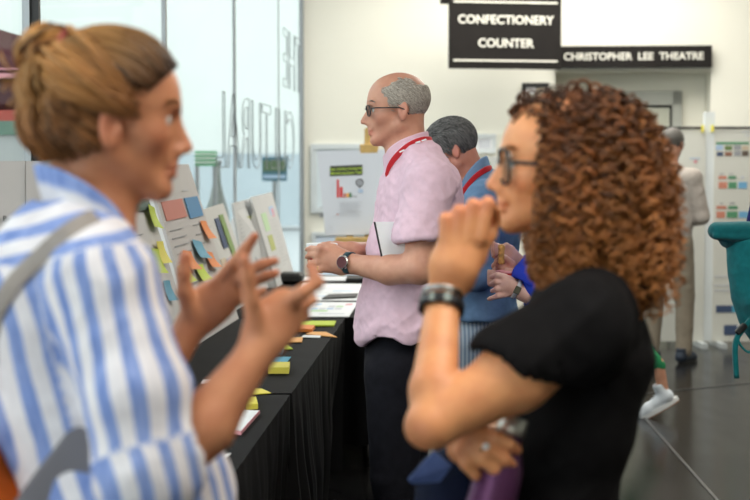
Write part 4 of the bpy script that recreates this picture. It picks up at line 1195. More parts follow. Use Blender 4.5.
    tubes('hair_strands', W, rad, hm, cap, 5, rn)
    n = 300; t1 = np.linspace(0, 1, k)[None, :, None]
    yy = r.uniform(-.062, .062, n); A0 = np.stack([r.uniform(-.075, -.020, n) - .03 * (1 - (yy / .07) ** 2), yy, r.uniform(-.075, -.045, n)], 1)
    A0[:, 1] += np.sign(yy) * np.clip(A0[:, 0] + .06, 0, .03) * .6
    A1 = np.stack([-.120 - .045 * (1 - (yy / .07) ** 2), yy * 1.15, r.uniform(-.035, .0, n)], 1); A3 = bun + np.stack([.012 + r.normal(size=n) * .008, r.normal(size=n) * .014, -.018 + r.normal(size=n) * .01], 1)
    A2 = A3 + np.stack([-.012 - .008 * r.random(n), yy * .3, np.full(n, -.045)], 1)
    Q = A0[:, None] * (1 - t1) ** 3 + 3 * A1[:, None] * t1 * (1 - t1) ** 2 + 3 * A2[:, None] * t1 ** 2 * (1 - t1) + A3[:, None] * t1 ** 3 + np.sin(t1 * 8 + r.uniform(0, 6, (n, 1, 1))) * .0014
    W = H.wa(Q.reshape(-1, 3)).reshape(Q.shape)
    tubes('hair_strands', W, r.uniform(.002, .0046, (n, 1)) * (np.sin(np.linspace(.35, 2.9, k)) ** .5)[None], hm, cap, 5, np.clip(.45 + .45 * r.random(n), 0, 1))
    n = 240; sg_ = r.choice([-1, 1], n)
    A0 = np.stack([r.uniform(-.062, -.004, n), sg_ * r.uniform(.072, .080, n), r.uniform(-.062, .012, n)], 1)
    A3 = bun + np.stack([.014 + r.normal(size=n) * .008, sg_ * .012 + r.normal(size=n) * .008, -.018 + r.normal(size=n) * .010], 1)
    A1 = A0 + np.stack([np.full(n, -.045), sg_ * .014, .012 + r.normal(size=n) * .006], 1); A2 = A3 + np.stack([.004 + r.normal(size=n) * .006, sg_ * .045, -.035 + r.normal(size=n) * .006], 1)
    Q = A0[:, None] * (1 - t1) ** 3 + 3 * A1[:, None] * t1 * (1 - t1) ** 2 + 3 * A2[:, None] * t1 ** 2 * (1 - t1) + A3[:, None] * t1 ** 3 + np.sin(t1 * 8 + r.uniform(0, 6, (n, 1, 1))) * .0012
    W = H.wa(Q.reshape(-1, 3)).reshape(Q.shape)
    tubes('hair_strands', W, r.uniform(.0018, .0040, (n, 1)) * (np.sin(np.linspace(.35, 2.9, k)) ** .5)[None], hm, cap, 5, np.clip(r.beta(.9, 1.4, n), 0, 1))
    # the bun: looped tubes round a ball, and stray loops
    bc = at(46, 52, 2.13); k = 26; n = 90; L = []; rr = []
    for i in range(n):
        a0 = r.uniform(0, 6.28); R0 = r.uniform(.010, .033); tilt = r.normal(size=3) * .5; z0 = r.uniform(-.02, .024)
        ax_ = np.array([-.35, .15, .9]) + tilt * .6; ax_ /= np.linalg.norm(ax_)
        ring, N, Bv = ring_around(bc, ax_, R0, 4)
        tt = np.linspace(0, r.uniform(2.5, 5.4), k) + a0
        rad_ = math.sqrt(max(.0002, .038 ** 2 - z0 ** 2)) * r.uniform(.72, 1.16)
        L.append(bc + ax_ * z0 + rad_ * (np.cos(tt)[:, None] * N + np.sin(tt)[:, None] * Bv) * [1, 1, 1]); rr.append(r.uniform(.0025, .0058) * np.sin(np.linspace(.2, 2.95, k)) ** .6)
    for i in range(34):     # wispy ends under and above the bun
        a = at(r.uniform(28, 66), r.uniform(78, 100), 2.13 + r.normal() * .02); d = np.array([r.normal() * .02 - .008, r.normal() * .02, r.normal() * .022]); s_ = np.linspace(0, 1, k)[:, None]
        L.append(a + d * s_ + np.array([-.012, 0, .0]) * np.sin(s_ * 3.1) * r.uniform(.3, 1.6) + np.array([0, 0, -.01]) * s_ ** 2); rr.append(.0022 * np.sin(np.linspace(.6, 3.0, k)) ** .5)
    for i in range(7):
        a = at(r.uniform(62, 76), r.uniform(30, 45), 2.12); s_ = np.linspace(0, 1, k)[:, None]
        L.append(a + np.array([.018, 0, .006]) * s_ * r.uniform(.4, 1.3) + np.array([0, 0, -.006]) * s_ ** 2); rr.append(.0008 * np.ones(k))
    g = SDF(bc - .06, bc + .06, .004); g.ell(bc, (.030, .031, .028), None, .01); g.cone(bc, H.wa((bun + np.array([.03, 0, -.015]))[None])[0], .02, .03, .02); Vb, Fb = g.mesh(2)
    bo = mk('hair_bun', Vb, Fb, hm, P1, {'rnd': np.full(len(Vb), .2), 'tip': np.full(len(Vb), .2)})
    tubes('bun_strands', np.array(L), np.array(rr), hm, bo, 5, np.clip(r.beta(.8, 1.0, len(L)), 0, 1))
    ax_ = np.array([.75, .0, -.42]); ring, _, _ = ring_around(bc + np.array([.020, 0, -.008]), np.array([1, 0, -.35]), .041, 26, .95)
    b = MB(); b.tube(ring, .0055, 7, closed=True); b.build('hair_tie', mat('dusty_red_band', (.42, .09, .08), .7), P1, smooth=True)
    # nape hair
    # shirt
    m_, nt, bs = _nt('striped_linen'); bs.inputs['Roughness'].default_value = .85; bs.inputs['Specular IOR Level'].default_value = .2
    a = _attr(nt, 'stripe'); w1 = nt.nodes.new('ShaderNodeMath'); w1.operation = 'ADD'; nt.links.new(a, w1.inputs[0])
    nz = nt.nodes.new('ShaderNodeMath'); nz.operation = 'MULTIPLY'; nt.links.new(_noise(nt, 14, 3), nz.inputs[0]); nz.inputs[1].default_value = .22; nt.links.new(nz.outputs[0], w1.inputs[1])
    fr = nt.nodes.new('ShaderNodeMath'); fr.operation = 'PINGPONG'; nt.links.new(w1.outputs[0], fr.inputs[0]); fr.inputs[1].default_value = .5
    st_ = _ramp(nt, fr.outputs[0], .235, .30)
    blue = _mix(nt, _ramp(nt, _noise(nt, 60, 3, (1, 1, .2)), .3, .7), (.15, .235, .53), (.29, .38, .68))
    wht = _mix(nt, _ramp(nt, _noise(nt, 30, 3), .3, .7), (.68, .65, .68), (.80, .78, .81))
    nt.links.new(_mix(nt, st_, wht, blue), bs.inputs['Base Color']); _bump(nt, bs, _noise(nt, 700, 2), .3, .0008)
    s = SDF((-.86, 1.66, .48), (-.10, 2.70, 1.50), .0048)
    s.cone(at(70, 250, 2.13), at(66, 300, 2.14), .085, .118, .05, n=(0, 1, 0), f=1.35)
    s.cone(at(60, 300, 2.14), at(88, 400, 2.14), .122, .125, .04, n=(0, 1, 0), f=1.40)
    s.cone(at(88, 400, 2.14), at(132, 500, 2.12), .122, .135, .04, n=(0, 1, 0), f=1.30)
    s.cone(at(132, 500, 2.12), at(140, 640, 2.12), .138, .155, .04, n=(0, 1, 0), f=1.20)
    s.cone(at(92, 250, 2.06), at(106, 285, 1.985), .060, .066, .04)
    s.cone(at(106, 285, 1.985), at(138, 400, 1.93), .066, .068, .03)
    s.cone(at(138, 400, 1.93), at(148, 478, 1.91), .068, .066, .02)
    s.cone(at(146, 470, 1.91), at(170, 452, 1.925), .060, .057, .02)
    s.cone(at(92, 255, 2.22), at(104, 280, 2.33), .06, .062, .04); s.cone(at(104, 280, 2.33), at(124, 430, 2.40), .062, .06, .02); s.cone(at(124, 432, 2.40), at(165, 372, 2.41), .056, .045, .015)
    s.cone(at(182, 452, 1.935), at(238, 392, 1.96), .046, .052, .003, 's')       # sleeve mouth, near
    s.cone(at(160, 380, 2.41), at(196, 322, 2.42), .035, .05, .003, 's')
    s.cone(at(92, 190, 2.13), at(98, 236, 2.12), .085, .052, .004, 's')       # neck opening
    V, Fc = s.mesh(2); V, Fc, _ = drop_loose(V, Fc)
    # stripes: along the sleeve on the arm, down the back on the trunk, across on the yoke
    def cyl(a, b_):
        a, b_ = np.asarray(a), np.asarray(b_); d = (b_ - a) / np.linalg.norm(b_ - a); q = V - a; tt = q @ d; e = q - tt[:, None] * d
        dist = np.linalg.norm(e, axis=1) + 5 * np.maximum(0, -tt) + 5 * np.maximum(0, tt - np.linalg.norm(b_ - a)) * .4
        n1 = np.array([1, 0, 0]) - d * d[0]; n1 /= np.linalg.norm(n1); n2 = np.cross(d, n1)
        return dist, np.arctan2(e @ n2, e @ n1) * .066, tt
    d1, s1, _ = cyl(at(104, 262, 1.99), at(139, 445, 1.92)); d2, s2, _ = cyl(at(104, 270, 2.33), at(124, 430, 2.40))
    per = .0365
    stripe = V[:, 0] * .92 + V[:, 2] * .22 + V[:, 1] * .5
    yoke = (V[:, 2] > at(60, 262, 2.1)[2]) & (d1 > .078)
    stripe = np.where(yoke, V[:, 2] * 1.0 - V[:, 0] * .25, stripe)
    near = d1 < .090; far = (d2 < .08) & (V[:, 1] > 2.25)
    stripe = np.where(near, s1, stripe); stripe = np.where(far, s2, stripe)
    V = wrinkle(V, Fc, .0052, (11, 11, 15), 21, ax=[[.8, 0, .6], [0, 1, 0], [-.6, 0, .8]])
    sh_ = mk('shirt', V, Fc, m_, P1, {'stripe': stripe / per})
    # collar: stands off the neck, high at the nape, blue edged
    c0 = [at(132, 243, 2.09), at(122, 226, 2.055), at(100, 207, 2.035), at(72, 193, 2.045), at(50, 186, 2.08), at(40, 184, 2.13), at(48, 187, 2.19), at(75, 195, 2.225), at(105, 212, 2.22), at(130, 240, 2.17)]
    pth = smoothpath(c0, 54)
    upv = np.array([-.25, 0, 1.0]); hs = np.interp(np.linspace(0, 1, len(pth)), [0, .15, .45, .8, 1], [.024, .036, .050, .036, .024])
    band('collar', pth, upv, hs, .006, m_, sh_, {'stripe': np.tile([0, .31, .5, .5, .31, 0, 0, 0], len(pth))})
    # rolled cuff
    # bag worn on the back with a grey strap over the near shoulder
    bag = thing('shoulder_bag', 'orange bag with grey straps on the back of the woman in the striped shirt', 'bag', (-.62, 2.0, .6))
    g = SDF((-.95, 1.78, .60), (-.42, 2.42, 1.24), .008)
    g.box(at(-60, 560, 2.10), (.075, .15, .22), basis(R(0), R(-10)), .05, .02)
    g.cone(at(-42, 440, 2.1), at(-14, 520, 2.08), .07, .08, .05, n=(0, 1, 0), f=1.5)
    Vg, Fg = g.mesh(2); Vg = wrinkle(Vg, Fg, .008, (8, 8, 12), 5); mk('bag_body', Vg, Fg, cloth_mat('orange_canvas', (.66, .13, .02), .15), bag)
    gm = cloth_mat('grey_webbing', (.36, .325, .30), .08)
    def on_shirt(path, off):
        out = []; N = vnormals(V, Fc)
        for p in path:
            d = np.linalg.norm((V - p), axis=1); i = d.argmin(); out.append(V[i] + N[i] * off)
        return np.array(out)
    p1 = smoothpath([at(98, 226, 2.01), at(76, 229, 1.975), at(50, 240, 1.965), at(26, 262, 1.965), at(8, 290, 1.97), at(-6, 325, 1.98), at(-18, 380, 2.0), at(-30, 430, 2.05)], 44)
    q = on_shirt(p1, .006); ker = np.ones(7) / 7
    qs = np.stack([np.convolve(np.pad(q[:, d], 3, 'edge'), ker, 'valid') for d in range(3)], 1)
    wd_ = np.gradient(qs, axis=0); wd_ /= np.linalg.norm(wd_, axis=1, keepdims=True); upb = np.cross(wd_, np.array([0, -1., .35])); 
    band('shoulder_strap', qs, upb, .020, .003, gm, bag)
    p2 = [at(118, 396, 2.0), at(96, 428, 1.962), at(74, 458, 1.955), at(50, 488, 1.965), at(20, 530, 1.985), at(-10, 555, 2.03)]
    p2 = smoothpath(p2, 20); tg = np.gradient(p2, axis=0); tg /= np.linalg.norm(tg, axis=1, keepdims=True)
    band('lower_strap', p2, np.cross(tg, np.array([0, -1., .1])), .046, .003, mat('grey_webbing_dark', (.17, .165, .185), .8, var=.06), bag)
    # trousers and shoes below the frame
    jeans = cloth_mat('dark_jeans', (.03, .04, .07))
    t = SDF((-.62, 1.85, 0.05), (-.12, 2.45, .95), .012)
    t.cone(at(135, 620, 2.14), at(140, 680, 2.14), .13, .14, .03, n=(0, 1, 0), f=1.2)
    hp = at(138, 660, 2.14)
    for dy in (-.1, .1): t.cone(hp + [0, dy, 0], [hp[0] + .02, hp[1] + dy, .5], .095, .065, .03); t.cone([hp[0] + .02, hp[1] + dy, .5], [hp[0] - .02, hp[1] + dy, .12], .065, .05, .02)
    Vt, Ft = t.mesh(1); mk('trousers', Vt, Ft, jeans, P1)
    for dy in (-.1, .1): shoe(P1, (hp[0] - .02, hp[1] + dy, 0), 0.0, M['white'])
def shoe(parent, p, yaw, mm, name='shoe', L=.27, sole=None):
    p = np.asarray(p, float); c, s_ = math.cos(yaw), math.sin(yaw); B = np.array([[c, -s_, 0], [s_, c, 0], [0, 0, 1.]])
    w = lambda x, y, z: p + B @ np.array([x, y, z])
    g = SDF(p - [.26, .26, .005], p + [.26, .26, .17], .005)
    g.cone(w(-.05, 0, .045), w(.12, 0, .035), .042, .034, .02); g.cone(w(.12, 0, .035), w(.165, 0, .03), .040, .030, .02); g.cone(w(-.04, 0, .05), w(-.045, 0, .11), .040, .040, .02)
    g.cut(w(0, 0, .012), (0, 0, -1)); g.cut(w(0, 0, .115), (0, 0, 1))
    V, Fc = g.mesh(1); o = mk(name, V, Fc, mm, parent)
    b = MB(); pts = []
    for k in range(24):
        a = 2 * math.pi * k / 24; x = math.cos(a); y = math.sin(a); pts.append(w(.06 + x * .142, y * (.045 if x > 0 else .040), 0))
    n = 24; V = [q + UP * .0 for q in pts] + [q + UP * .022 for q in pts]
    b.add(V, [list(range(n))[::-1], [n + i for i in range(n)]] + [[i, (i + 1) % n, n + (i + 1) % n, n + i] for i in range(n)]); b.build('sole', sole or M['strap_black'], o)
    return o
woman_left()
# ------------------------------------------------------------------ woman with curly hair (right)
def woman_right():
    P1 = person('woman with curly auburn hair and a black top, hand raised to her mouth', .5, 2.45)
    H = Head(at(558, 165, 2.5), basis(R(180), R(-2)), 1.0)
    f = SDF((.02, 1.98, .62), (.72, 3.0, 1.70), .0037)
    nk = at(588, 272, 2.52)
    add_head(f, H, nose=1.0, neck=nk, neck_r=.054)
    f.cone(nk, at(582, 330, 2.52), .05, .085, .04)
    f.cone(at(582, 330, 2.52), at(564, 470, 2.52), .085, .08, .03, n=(0, 1, 0), f=1.3)
    f.cone(at(564, 470, 2.52), at(560, 640, 2.52), .08, .085, .03, n=(0, 1, 0), f=1.3)
    sh, el = at(588, 322, 2.34), at(433, 424, 2.235)
    wr = at(443, 302, 2.37)
    f.cone(at(590, 300, 2.42), sh, .05, .052, .03)
    f.cone(sh, at(515, 375, 2.28), .056, .055, .02); f.cone(at(515, 375, 2.28), el, .055, .036, .02)
    f.cone(el, at(434, 390, 2.265), .036, .036, .01); f.cone(at(434, 390, 2.265), wr, .037, .0265, .012, n=(0, 1, 0), f=.85)
    f.ell(at(424, 428, 2.225), (.027, .027, .027), None, .02)
    # hand at the mouth: back of the hand to the camera, fingers curled away
    Y = 2.37
    f.cone(wr, at(452, 266, Y), .0265, .034, .012, n=(0, 1, 0), f=.60)
    f.cone(at(449, 266, Y), at(451, 243, Y + .005), .027, .019, .014, n=(0, 1, 0), f=.72)
    f.cone(at(456, 266, Y), at(464, 240, Y + .008), .030, .024, .014, n=(0, 1, 0), f=.72)
    f.cone(at(460, 268, Y), at(476, 238, Y + .015), .026, .023, .014, n=(0, 1, 0), f=.72)
    for a, b_, c_, d_ in (((447, 246), (446, 219), (452, 229), (459, 240)), ((457, 242), (459, 211), (465, 220), (470, 232)), ((468, 239), (473, 205), (478, 214), (481, 226)), ((480, 238), (488, 203), (494, 211), (496, 221))):
        f.chain([at(*a, Y - .002), at(*b_, Y - .002), at(*c_, Y + .036), at(*d_, Y + .050)], [.0132, .0108, .0098, .0080], .0045)
    f.chain([at(462, 283, Y + .012), at(478, 258, Y + .036), at(489, 235, Y + .048), at(496, 217, Y + .056)], [.018, .0125, .0110, .0085], .010)
    # other arm, coming round under the elbow, holding the bottle
    sh2, el2, wr2 = at(588, 322, 2.70), at(500, 446, 2.74), at(466, 444, 2.38)
    f.cone(at(590, 300, 2.6), sh2, .05, .05, .03); f.cone(sh2, el2, .052, .038, .02); f.cone(el2, wr2, .038, .024, .015)
    Y = 2.30
    f.cone(wr2, at(468, 441, Y + .03), .0245, .028, .012)
    f.cone(at(465, 447, Y + .02), at(477, 440, Y), .030, .028, .012, n=(-.2, 1, .2), f=.6)
    f.chain([at(460, 452, Y), at(466, 464, Y - .008), at(475, 474, Y - .004), at(481, 480, Y + .01)], [.0125, .0105, .0096, .0080], .004)
    f.chain([at(467, 447, Y - .004), at(481, 459, Y - .014), at(494, 469, Y - .010), at(503, 475, Y + .006)], [.0130, .0112, .0104, .0086], .004)
    f.chain([at(475, 441, Y - .004), at(489, 449, Y - .016), at(504, 459, Y - .012), at(514, 466, Y + .006)], [.0130, .0112, .0104, .0086], .004)
    f.chain([at(483, 436, Y - .002), at(497, 438, Y - .012), at(509, 444, Y - .010), at(517, 450, Y + .006)], [.0130, .0110, .0102, .0086], .004)
    f.chain([at(478, 432, Y + .03), at(492, 436, Y + .05), at(503, 446, Y + .062)], [.015, .0125, .010], .006)
    V, Fc = f.mesh(2); V, Fc, _ = drop_loose(V, Fc)
    m = face_mask(H, V) * .9
    for c in ((481, 480, 2.3), (504, 475, 2.29), (515, 466, 2.29), (518, 450, 2.29), (446, 219, 2.36), (459, 211, 2.36), (473, 205, 2.36), (488, 203, 2.36), (425, 432, 2.2)):
        m += .30 * np.exp(-np.sum(((V - at(*c)) / .018) ** 2, 1))
    mk('body', V, Fc, skin('skin_warm', (.82, .375, .165), (.80, .22, .12)), P1, {'mask': np.clip(m, 0, 1)})
    eyes(H, P1)
    hm = hairmat('auburn_curls', (.012, .005, .003), (.31, .10, .028), .42, (.48, .185, .05))
    brows(H, P1, hm)
    glasses(H, P1, M['lens'], M['strap_black'], w=.052, h=.058, x=.100, z=-.006, tr=.0024)
    # --- hair: core volume then curls
    vol = [((560, 137), .080, .086, .080), ((593, 142), .096, .105, .082), ((614, 190), .094, .125, .105), ((627, 245), .078, .125, .10), ((632, 280), .068, .12, .075), ((576, 215), .070, .118, .095), ((568, 255), .060, .115, .070), ((560, 172), .052, .122, .075), ((556, 215), .050, .118, .07)]
    g = SDF(at(600, 190, 2.5) - [.30, .26, .32], at(600, 190, 2.5) + [.24, .26, .26], .006)
    for (p, a, b_, c_) in vol: g.ell(at(*p, 2.52), (a, b_, c_), None, .03)
    full = g.v.copy(); glo, gh, gn_ = g.lo.copy(), g.h, g.n.copy()
    g.v += .022
    # clear the face
    fc = [((.105, 0, -.01), (.055, .085, .085)), ((.09, 0, -.06), (.06, .09, .08))]
    for c, r_ in fc: g.ell(H.w(*c), r_, H.B, .01, 's')
    Vg, Fg = g.mesh(2); Vg, Fg, _ = drop_loose(Vg, Fg); Vg = wrinkle(Vg, Fg, .008, (30, 30, 30), 8)
    core = mk('hair', Vg, Fg, hm, P1, {'rnd': np.full(len(Vg), .08), 'tip': np.zeros(len(Vg))})
    def D(P):        # trilinear look-up of the hair volume
        q = (P - glo) / gh; q = np.clip(q, 0, np.array(gn_) - 1.001); I = q.astype(int); t = q - I; o = 0
        for a in (0, 1):
            for b_ in (0, 1):
                for c_ in (0, 1):
                    o = o + full[I[:, 0] + a, I[:, 1] + b_, I[:, 2] + c_] * (t[:, 0] if a else 1 - t[:, 0]) * (t[:, 1] if b_ else 1 - t[:, 1]) * (t[:, 2] if c_ else 1 - t[:, 2])
        return o
    def G(P):
        e = .006; g_ = np.stack([D(P + e * np.eye(3)[i]) - D(P - e * np.eye(3)[i]) for i in range(3)], 1); return g_ / (np.linalg.norm(g_, axis=1, keepdims=True) + 1e-9)
    r = np.random.default_rng(5); N = 1350; k = 56; step = .0062
    u = r.normal(size=(N * 4, 3)); u /= np.linalg.norm(u, axis=1, keepdims=True)
    sc = np.array([-.008, 0, .034]) + u * np.array([.097, .078, .083])
    ok = (sc[:, 2] > -.05) & ((sc[:, 0] < .040) | (sc[:, 2] > .078)) & (sc[:, 0] < .080)
    sc = sc[ok][:N]; n2 = 420
    ex = np.stack([r.uniform(-.01, .042, n2), r.choice([-1, 1], n2, p=[.25, .75]) * .080, r.uniform(.0, .085, n2)], 1); ex[:, 1] *= np.where(ex[:, 2] > .05, .88, 1.0)
    sc = np.concatenate([sc, ex]); N = len(sc); P = H.wa(sc); Nn = (sc - np.array([-.008, 0, .034])) @ H.B.T; Nn /= np.linalg.norm(Nn, axis=1, keepdims=True)
    depth = r.uniform(.0, .034, N) ** 1.0; depth = np.where(r.random(N) < .16, r.uniform(-.011, -.002, N), depth); depth[-420:] *= .35
    outd = r.uniform(.25, 1.0, (N, 1)); wind = np.stack([r.normal(size=N) * .25 + .05, r.normal(size=N) * .3, np.zeros(N)], 1)
    path = []; p = P.copy()
    nst = np.clip(r.normal(40, 9, N), 16, k).astype(int)
    for i in range(k):
        path.append(p.copy())
        g_ = G(p); d_ = D(p)
        dirv = Nn * outd * math.exp(-i / 5) * 1.3 + np.array([0, 0, -1.0]) * (1 - math.exp(-i / 6)) + wind
        # stay at the chosen depth
        err = (d_ + depth)[:, None]
        tang = dirv - g_ * (dirv * g_).sum(1, keepdims=True) * np.clip(1 + err * 60, 0, 1)
        dirv = tang - g_ * np.clip(err * 45, -1.0, 1.4)
        # keep off the face
        L = H.loc(p); ff = (L[:, 0] > .036) & (np.abs(L[:, 1]) < .10) & (L[:, 2] < .075)
        dirv[ff] += H.B[:, 0] * -1.3
        dirv /= np.linalg.norm(dirv, axis=1, keepdims=True) + 1e-9
        p = p + dirv * step
    path = np.stack(path, 1)
    ker = np.ones(5) / 5
    sm = np.stack([np.apply_along_axis(lambda a: np.convolve(np.pad(a, 2, 'edge'), ker, 'valid'), 1, path[..., d]) for d in range(3)], -1)
    # resample to each lock's own length and wind it into a helix
    M_ = 84; tt = np.linspace(0, 1, M_); idx = tt[None] * (nst[:, None] - 1); i0 = np.floor(idx).astype(int); i1 = np.minimum(i0 + 1, k - 1); fr = (idx - i0)[..., None]
    ar = np.arange(N)[:, None]; C = sm[ar, i0] * (1 - fr) + sm[ar, i1] * fr
    T = np.gradient(C, axis=1); T /= np.linalg.norm(T, axis=2, keepdims=True) + 1e-9
    rf = np.array([.4, .8, .1]); A = np.cross(T, rf); A /= np.linalg.norm(A, axis=2, keepdims=True) + 1e-9; B_ = np.cross(T, A)
    Ls = (nst * step)[:, None] * tt[None]
    pitch = r.uniform(.022, .038, (N, 1)); amp = r.uniform(.006, .0115, (N, 1)) * np.clip(tt[None] * 5, 0, 1)
    ph = 2 * np.pi * Ls / pitch + r.uniform(0, 6.28, (N, 1)); hand = r.choice([-1, 1], (N, 1))
    W = C + A * (amp * np.cos(ph))[..., None] + B_ * (amp * np.sin(ph) * hand)[..., None]
    rad = r.uniform(.0014, .0036, (N, 1)) * (1 - .55 * tt[None] ** 3)
    L = H.loc(W.reshape(-1, 3)).reshape(W.shape); bad = ((L[..., 0] > .048) & (np.abs(L[..., 1]) < .085) & (L[..., 2] < .055)).mean(1) > .12
    W, rad = W[~bad], rad[~bad]
    rn = np.clip(r.beta(.85, 1.9, len(W)), 0, 1)
    tubes('curls', W, rad, hm, core, 5, rn)
    # --- black top
    s = SDF((.10, 2.05, .50), (.80, 3.0, 1.36), .0048)
    s.cone(at(585, 312, 2.52), at(582, 350, 2.52), .085, .110, .05, n=(0, 1, 0), f=1.35)
    s.cone(at(582, 350, 2.52), at(570, 420, 2.52), .108, .098, .04, n=(0, 1, 0), f=1.4)
    s.cone(at(570, 420, 2.52), at(553, 500, 2.52), .098, .096, .04, n=(0, 1, 0), f=1.4)
    s.cone(at(553, 500, 2.52), at(560, 650, 2.52), .096, .145, .04, n=(0, 1, 0), f=1.2)
    s.cone(at(592, 312, 2.40), at(580, 332, 2.33), .070, .078, .04); s.cone(at(580, 332, 2.33), at(513, 367, 2.285), .074, .074, .03)
    s.cone(at(592, 312, 2.62), at(580, 332, 2.70), .070, .075, .04); s.cone(at(580, 332, 2.70), at(535, 395, 2.72), .072, .07, .03)
    s.cut(at(521, 370, 2.25), np.array([-.63, -.12, .42]) * [1, 1, 1], .004) if False else None
    # slanting sleeve mouth
    hemn = np.cross(at(565, 388, 2.25) - at(475, 349, 2.30), np.array([.15, 1.0, .10])); hemn = hemn if hemn[0] < 0 else -hemn
    big = SDF.cut
    w_, Pp = s._win(np.array([.1, 2.05, .8]), np.array([.46, 2.50, 1.36])); hp_ = at(520, 369, 2.27); hemn /= np.linalg.norm(hemn)
    dcut = (Pp[0] - hp_[0]) * hemn[0] + (Pp[1] - hp_[1]) * hemn[1] + (Pp[2] - hp_[2]) * hemn[2]
    dlim = np.maximum(-dcut, np.maximum(Pp[1] - 2.372, Pp[0] - .36)) + 0 * s.v[w_]
    s._put(w_, dlim, .004, 's')
    s.cone(at(535, 362, 2.29), at(485, 390, 2.26), .060, .064, .003, 's')
    V, Fc = s.mesh(2); V, Fc, _ = drop_loose(V, Fc); V = wrinkle(V, Fc, .0055, (9, 9, 16), 31, ax=[[.8, 0, .6], [0, 1, 0], [-.6, 0, .8]])
    mk('top', V, Fc, cloth_mat('black_jersey', (.007, .0065, .007), .2, str_=.2), P1)
    # trousers
    t = SDF((.05, 2.2, 0.05), (.6, 2.9, .95), .012)
    hp = at(560, 640, 2.52); t.cone(hp + [0, 0, .05], hp - [0, 0, .02], .13, .14, .03, n=(0, 1, 0), f=1.2)
    for dy in (-.1, .1): t.cone(hp + [0, dy, -.02], [hp[0], hp[1] + dy, .45], .095, .065, .03); t.cone([hp[0], hp[1] + dy, .45], [hp[0] + .02, hp[1] + dy, .12], .065, .05, .02)
    Vt, Ft = t.mesh(1); mk('trousers', Vt, Ft, cloth_mat('navy_trousers', (.015, .02, .04)), P1)
    for dy in (-.1, .1): shoe(P1, (hp[0] + .02, hp[1] + dy, 0), math.pi, M['strap_black'])
    # wrist band, bracelet, ring
    ax = wr - at(436, 370, 2.29); ax /= np.linalg.norm(ax)
    wc = at(441.5, 307, 2.362)
    wb_ = wristband('fitness_band', wc, ax, .0325, .019, .0042, M['strap_black'], P1, squash=.86)
    out = np.array([-.15, -1, .1]); out -= ax * (out @ ax); out /= np.linalg.norm(out); sd = np.cross(ax, out)
    b = MB(); b.box(wc + out * .0300, (.034, .0165, .003), [sd, ax, out], bev=.001); b.build('band_screen', mat('grey_screen', (.30, .34, .31), .25), wb_)
    wristband('bracelet', at(442.5, 295.5, 2.366), ax, .0305, .0055, .003, M['silver'], P1, squash=.88)
    wristband('bracelet', at(442, 299, 2.366), ax, .0315, .003, .0025, M['silver'], P1, squash=.88)
    a_, b_ = at(475, 441, Y - .004), at(489, 449, Y - .016); d_ = (b_ - a_) / np.linalg.norm(b_ - a_)
    rg = wristband('ring', a_ + (b_ - a_) * .75, d_, .0120, .004, .0016, M['gold'], P1, squash=1.0)
    b = MB(); c_ = a_ + (b_ - a_) * .75 + np.array([0, -1, .25]) * .0128; b.lathe(c_, [(.001, -.001), (.0058, 0), (.0052, .0025), (.002, .0035)], ax=(0, -1, .25), n=12); b.build('ring_stone', mat('pale_stone', (.85, .82, .8), .15), rg, smooth=True)
    # bottle
    top, bot = at(514.5, 418, 2.335), at(480, 540, 2.30)
    ax = top - bot; Ln = np.linalg.norm(ax); ax /= Ln
    root = thing('water_bottle', 'purple metal water bottle with a silver cap held under the elbow', 'bottle', bot)
    b = MB(); b.lathe(bot, [(.030, 0), (.036, .004), (.0375, .02), (.0375, Ln * .50), (.035, Ln * .60), (.027, Ln * .72), (.0205, Ln * .80), (.0195, Ln * .86)], ax=ax, n=40); b.build('bottle_body', mat('plum_metal', (.11, .032, .10), .38, .5), root, smooth=True)
    b = MB(); b.lathe(bot, [(.0195, Ln * .855), (.0225, Ln * .865), (.0230, Ln * .90), (.0225, Ln * .99), (.0195, Ln * 1.005), (.001, Ln * 1.006)], ax=ax, n=40); b.build('bottle_cap', mat('brushed_silver', (.62, .60, .56), .35, .8), root, smooth=True)
    # folded jacket over the lower forearm
    g = SDF((.0, 2.20, .60), (.36, 2.95, 1.06), .006)
    g.cone(at(437, 478, 2.52), at(446, 560, 2.50), .034, .060, .02, n=(0, 1, 0), f=2.6); g.cone(at(462, 468, 2.52), at(470, 560, 2.50), .040, .070, .03, n=(0, 1, 0), f=2.6)
    g.cone(at(478, 452, 2.78), at(470, 447, 2.47), .046, .040, .02)
    V, Fc = g.mesh(2); V = wrinkle(V, Fc, .007, (10, 10, 7), 77); J = thing('jacket', 'dark navy jacket folded over the lower forearm behind the purple bottle', 'jacket', at(455, 480, 2.5))
    mk('jacket_body', V, Fc, cloth_mat('navy_cloth', (.008, .012, .032), .15), J)
    q = smoothpath([at(432, 450, 2.40), at(424, 462, 2.39), at(414, 474, 2.40), at(409, 481, 2.42)], 14)
    b = MB(); A = [at(434, 452, 2.385), at(408, 480, 2.385), at(412, 484, 2.385), at(440, 482, 2.375), at(452, 466, 2.365)]; A2 = [p + np.array([0, .012, 0]) for p in A]
    b.add(A + A2, [[0, 1, 2, 3, 4], [9, 8, 7, 6, 5], [0, 5, 6, 1], [1, 6, 7, 2], [2, 7, 8, 3], [3, 8, 9, 4], [4, 9, 5, 0]]); o = b.build('lining', cloth_mat('pale_blue_lining', (.07, .11, .26), .1), J); bm_fix(o)
    # thin strap across the black top
    bag = [at(612, 430, 2.40), at(592, 452, 2.395), at(566, 472, 2.39), at(542, 488, 2.385), at(515, 504, 2.39)]
woman_right()
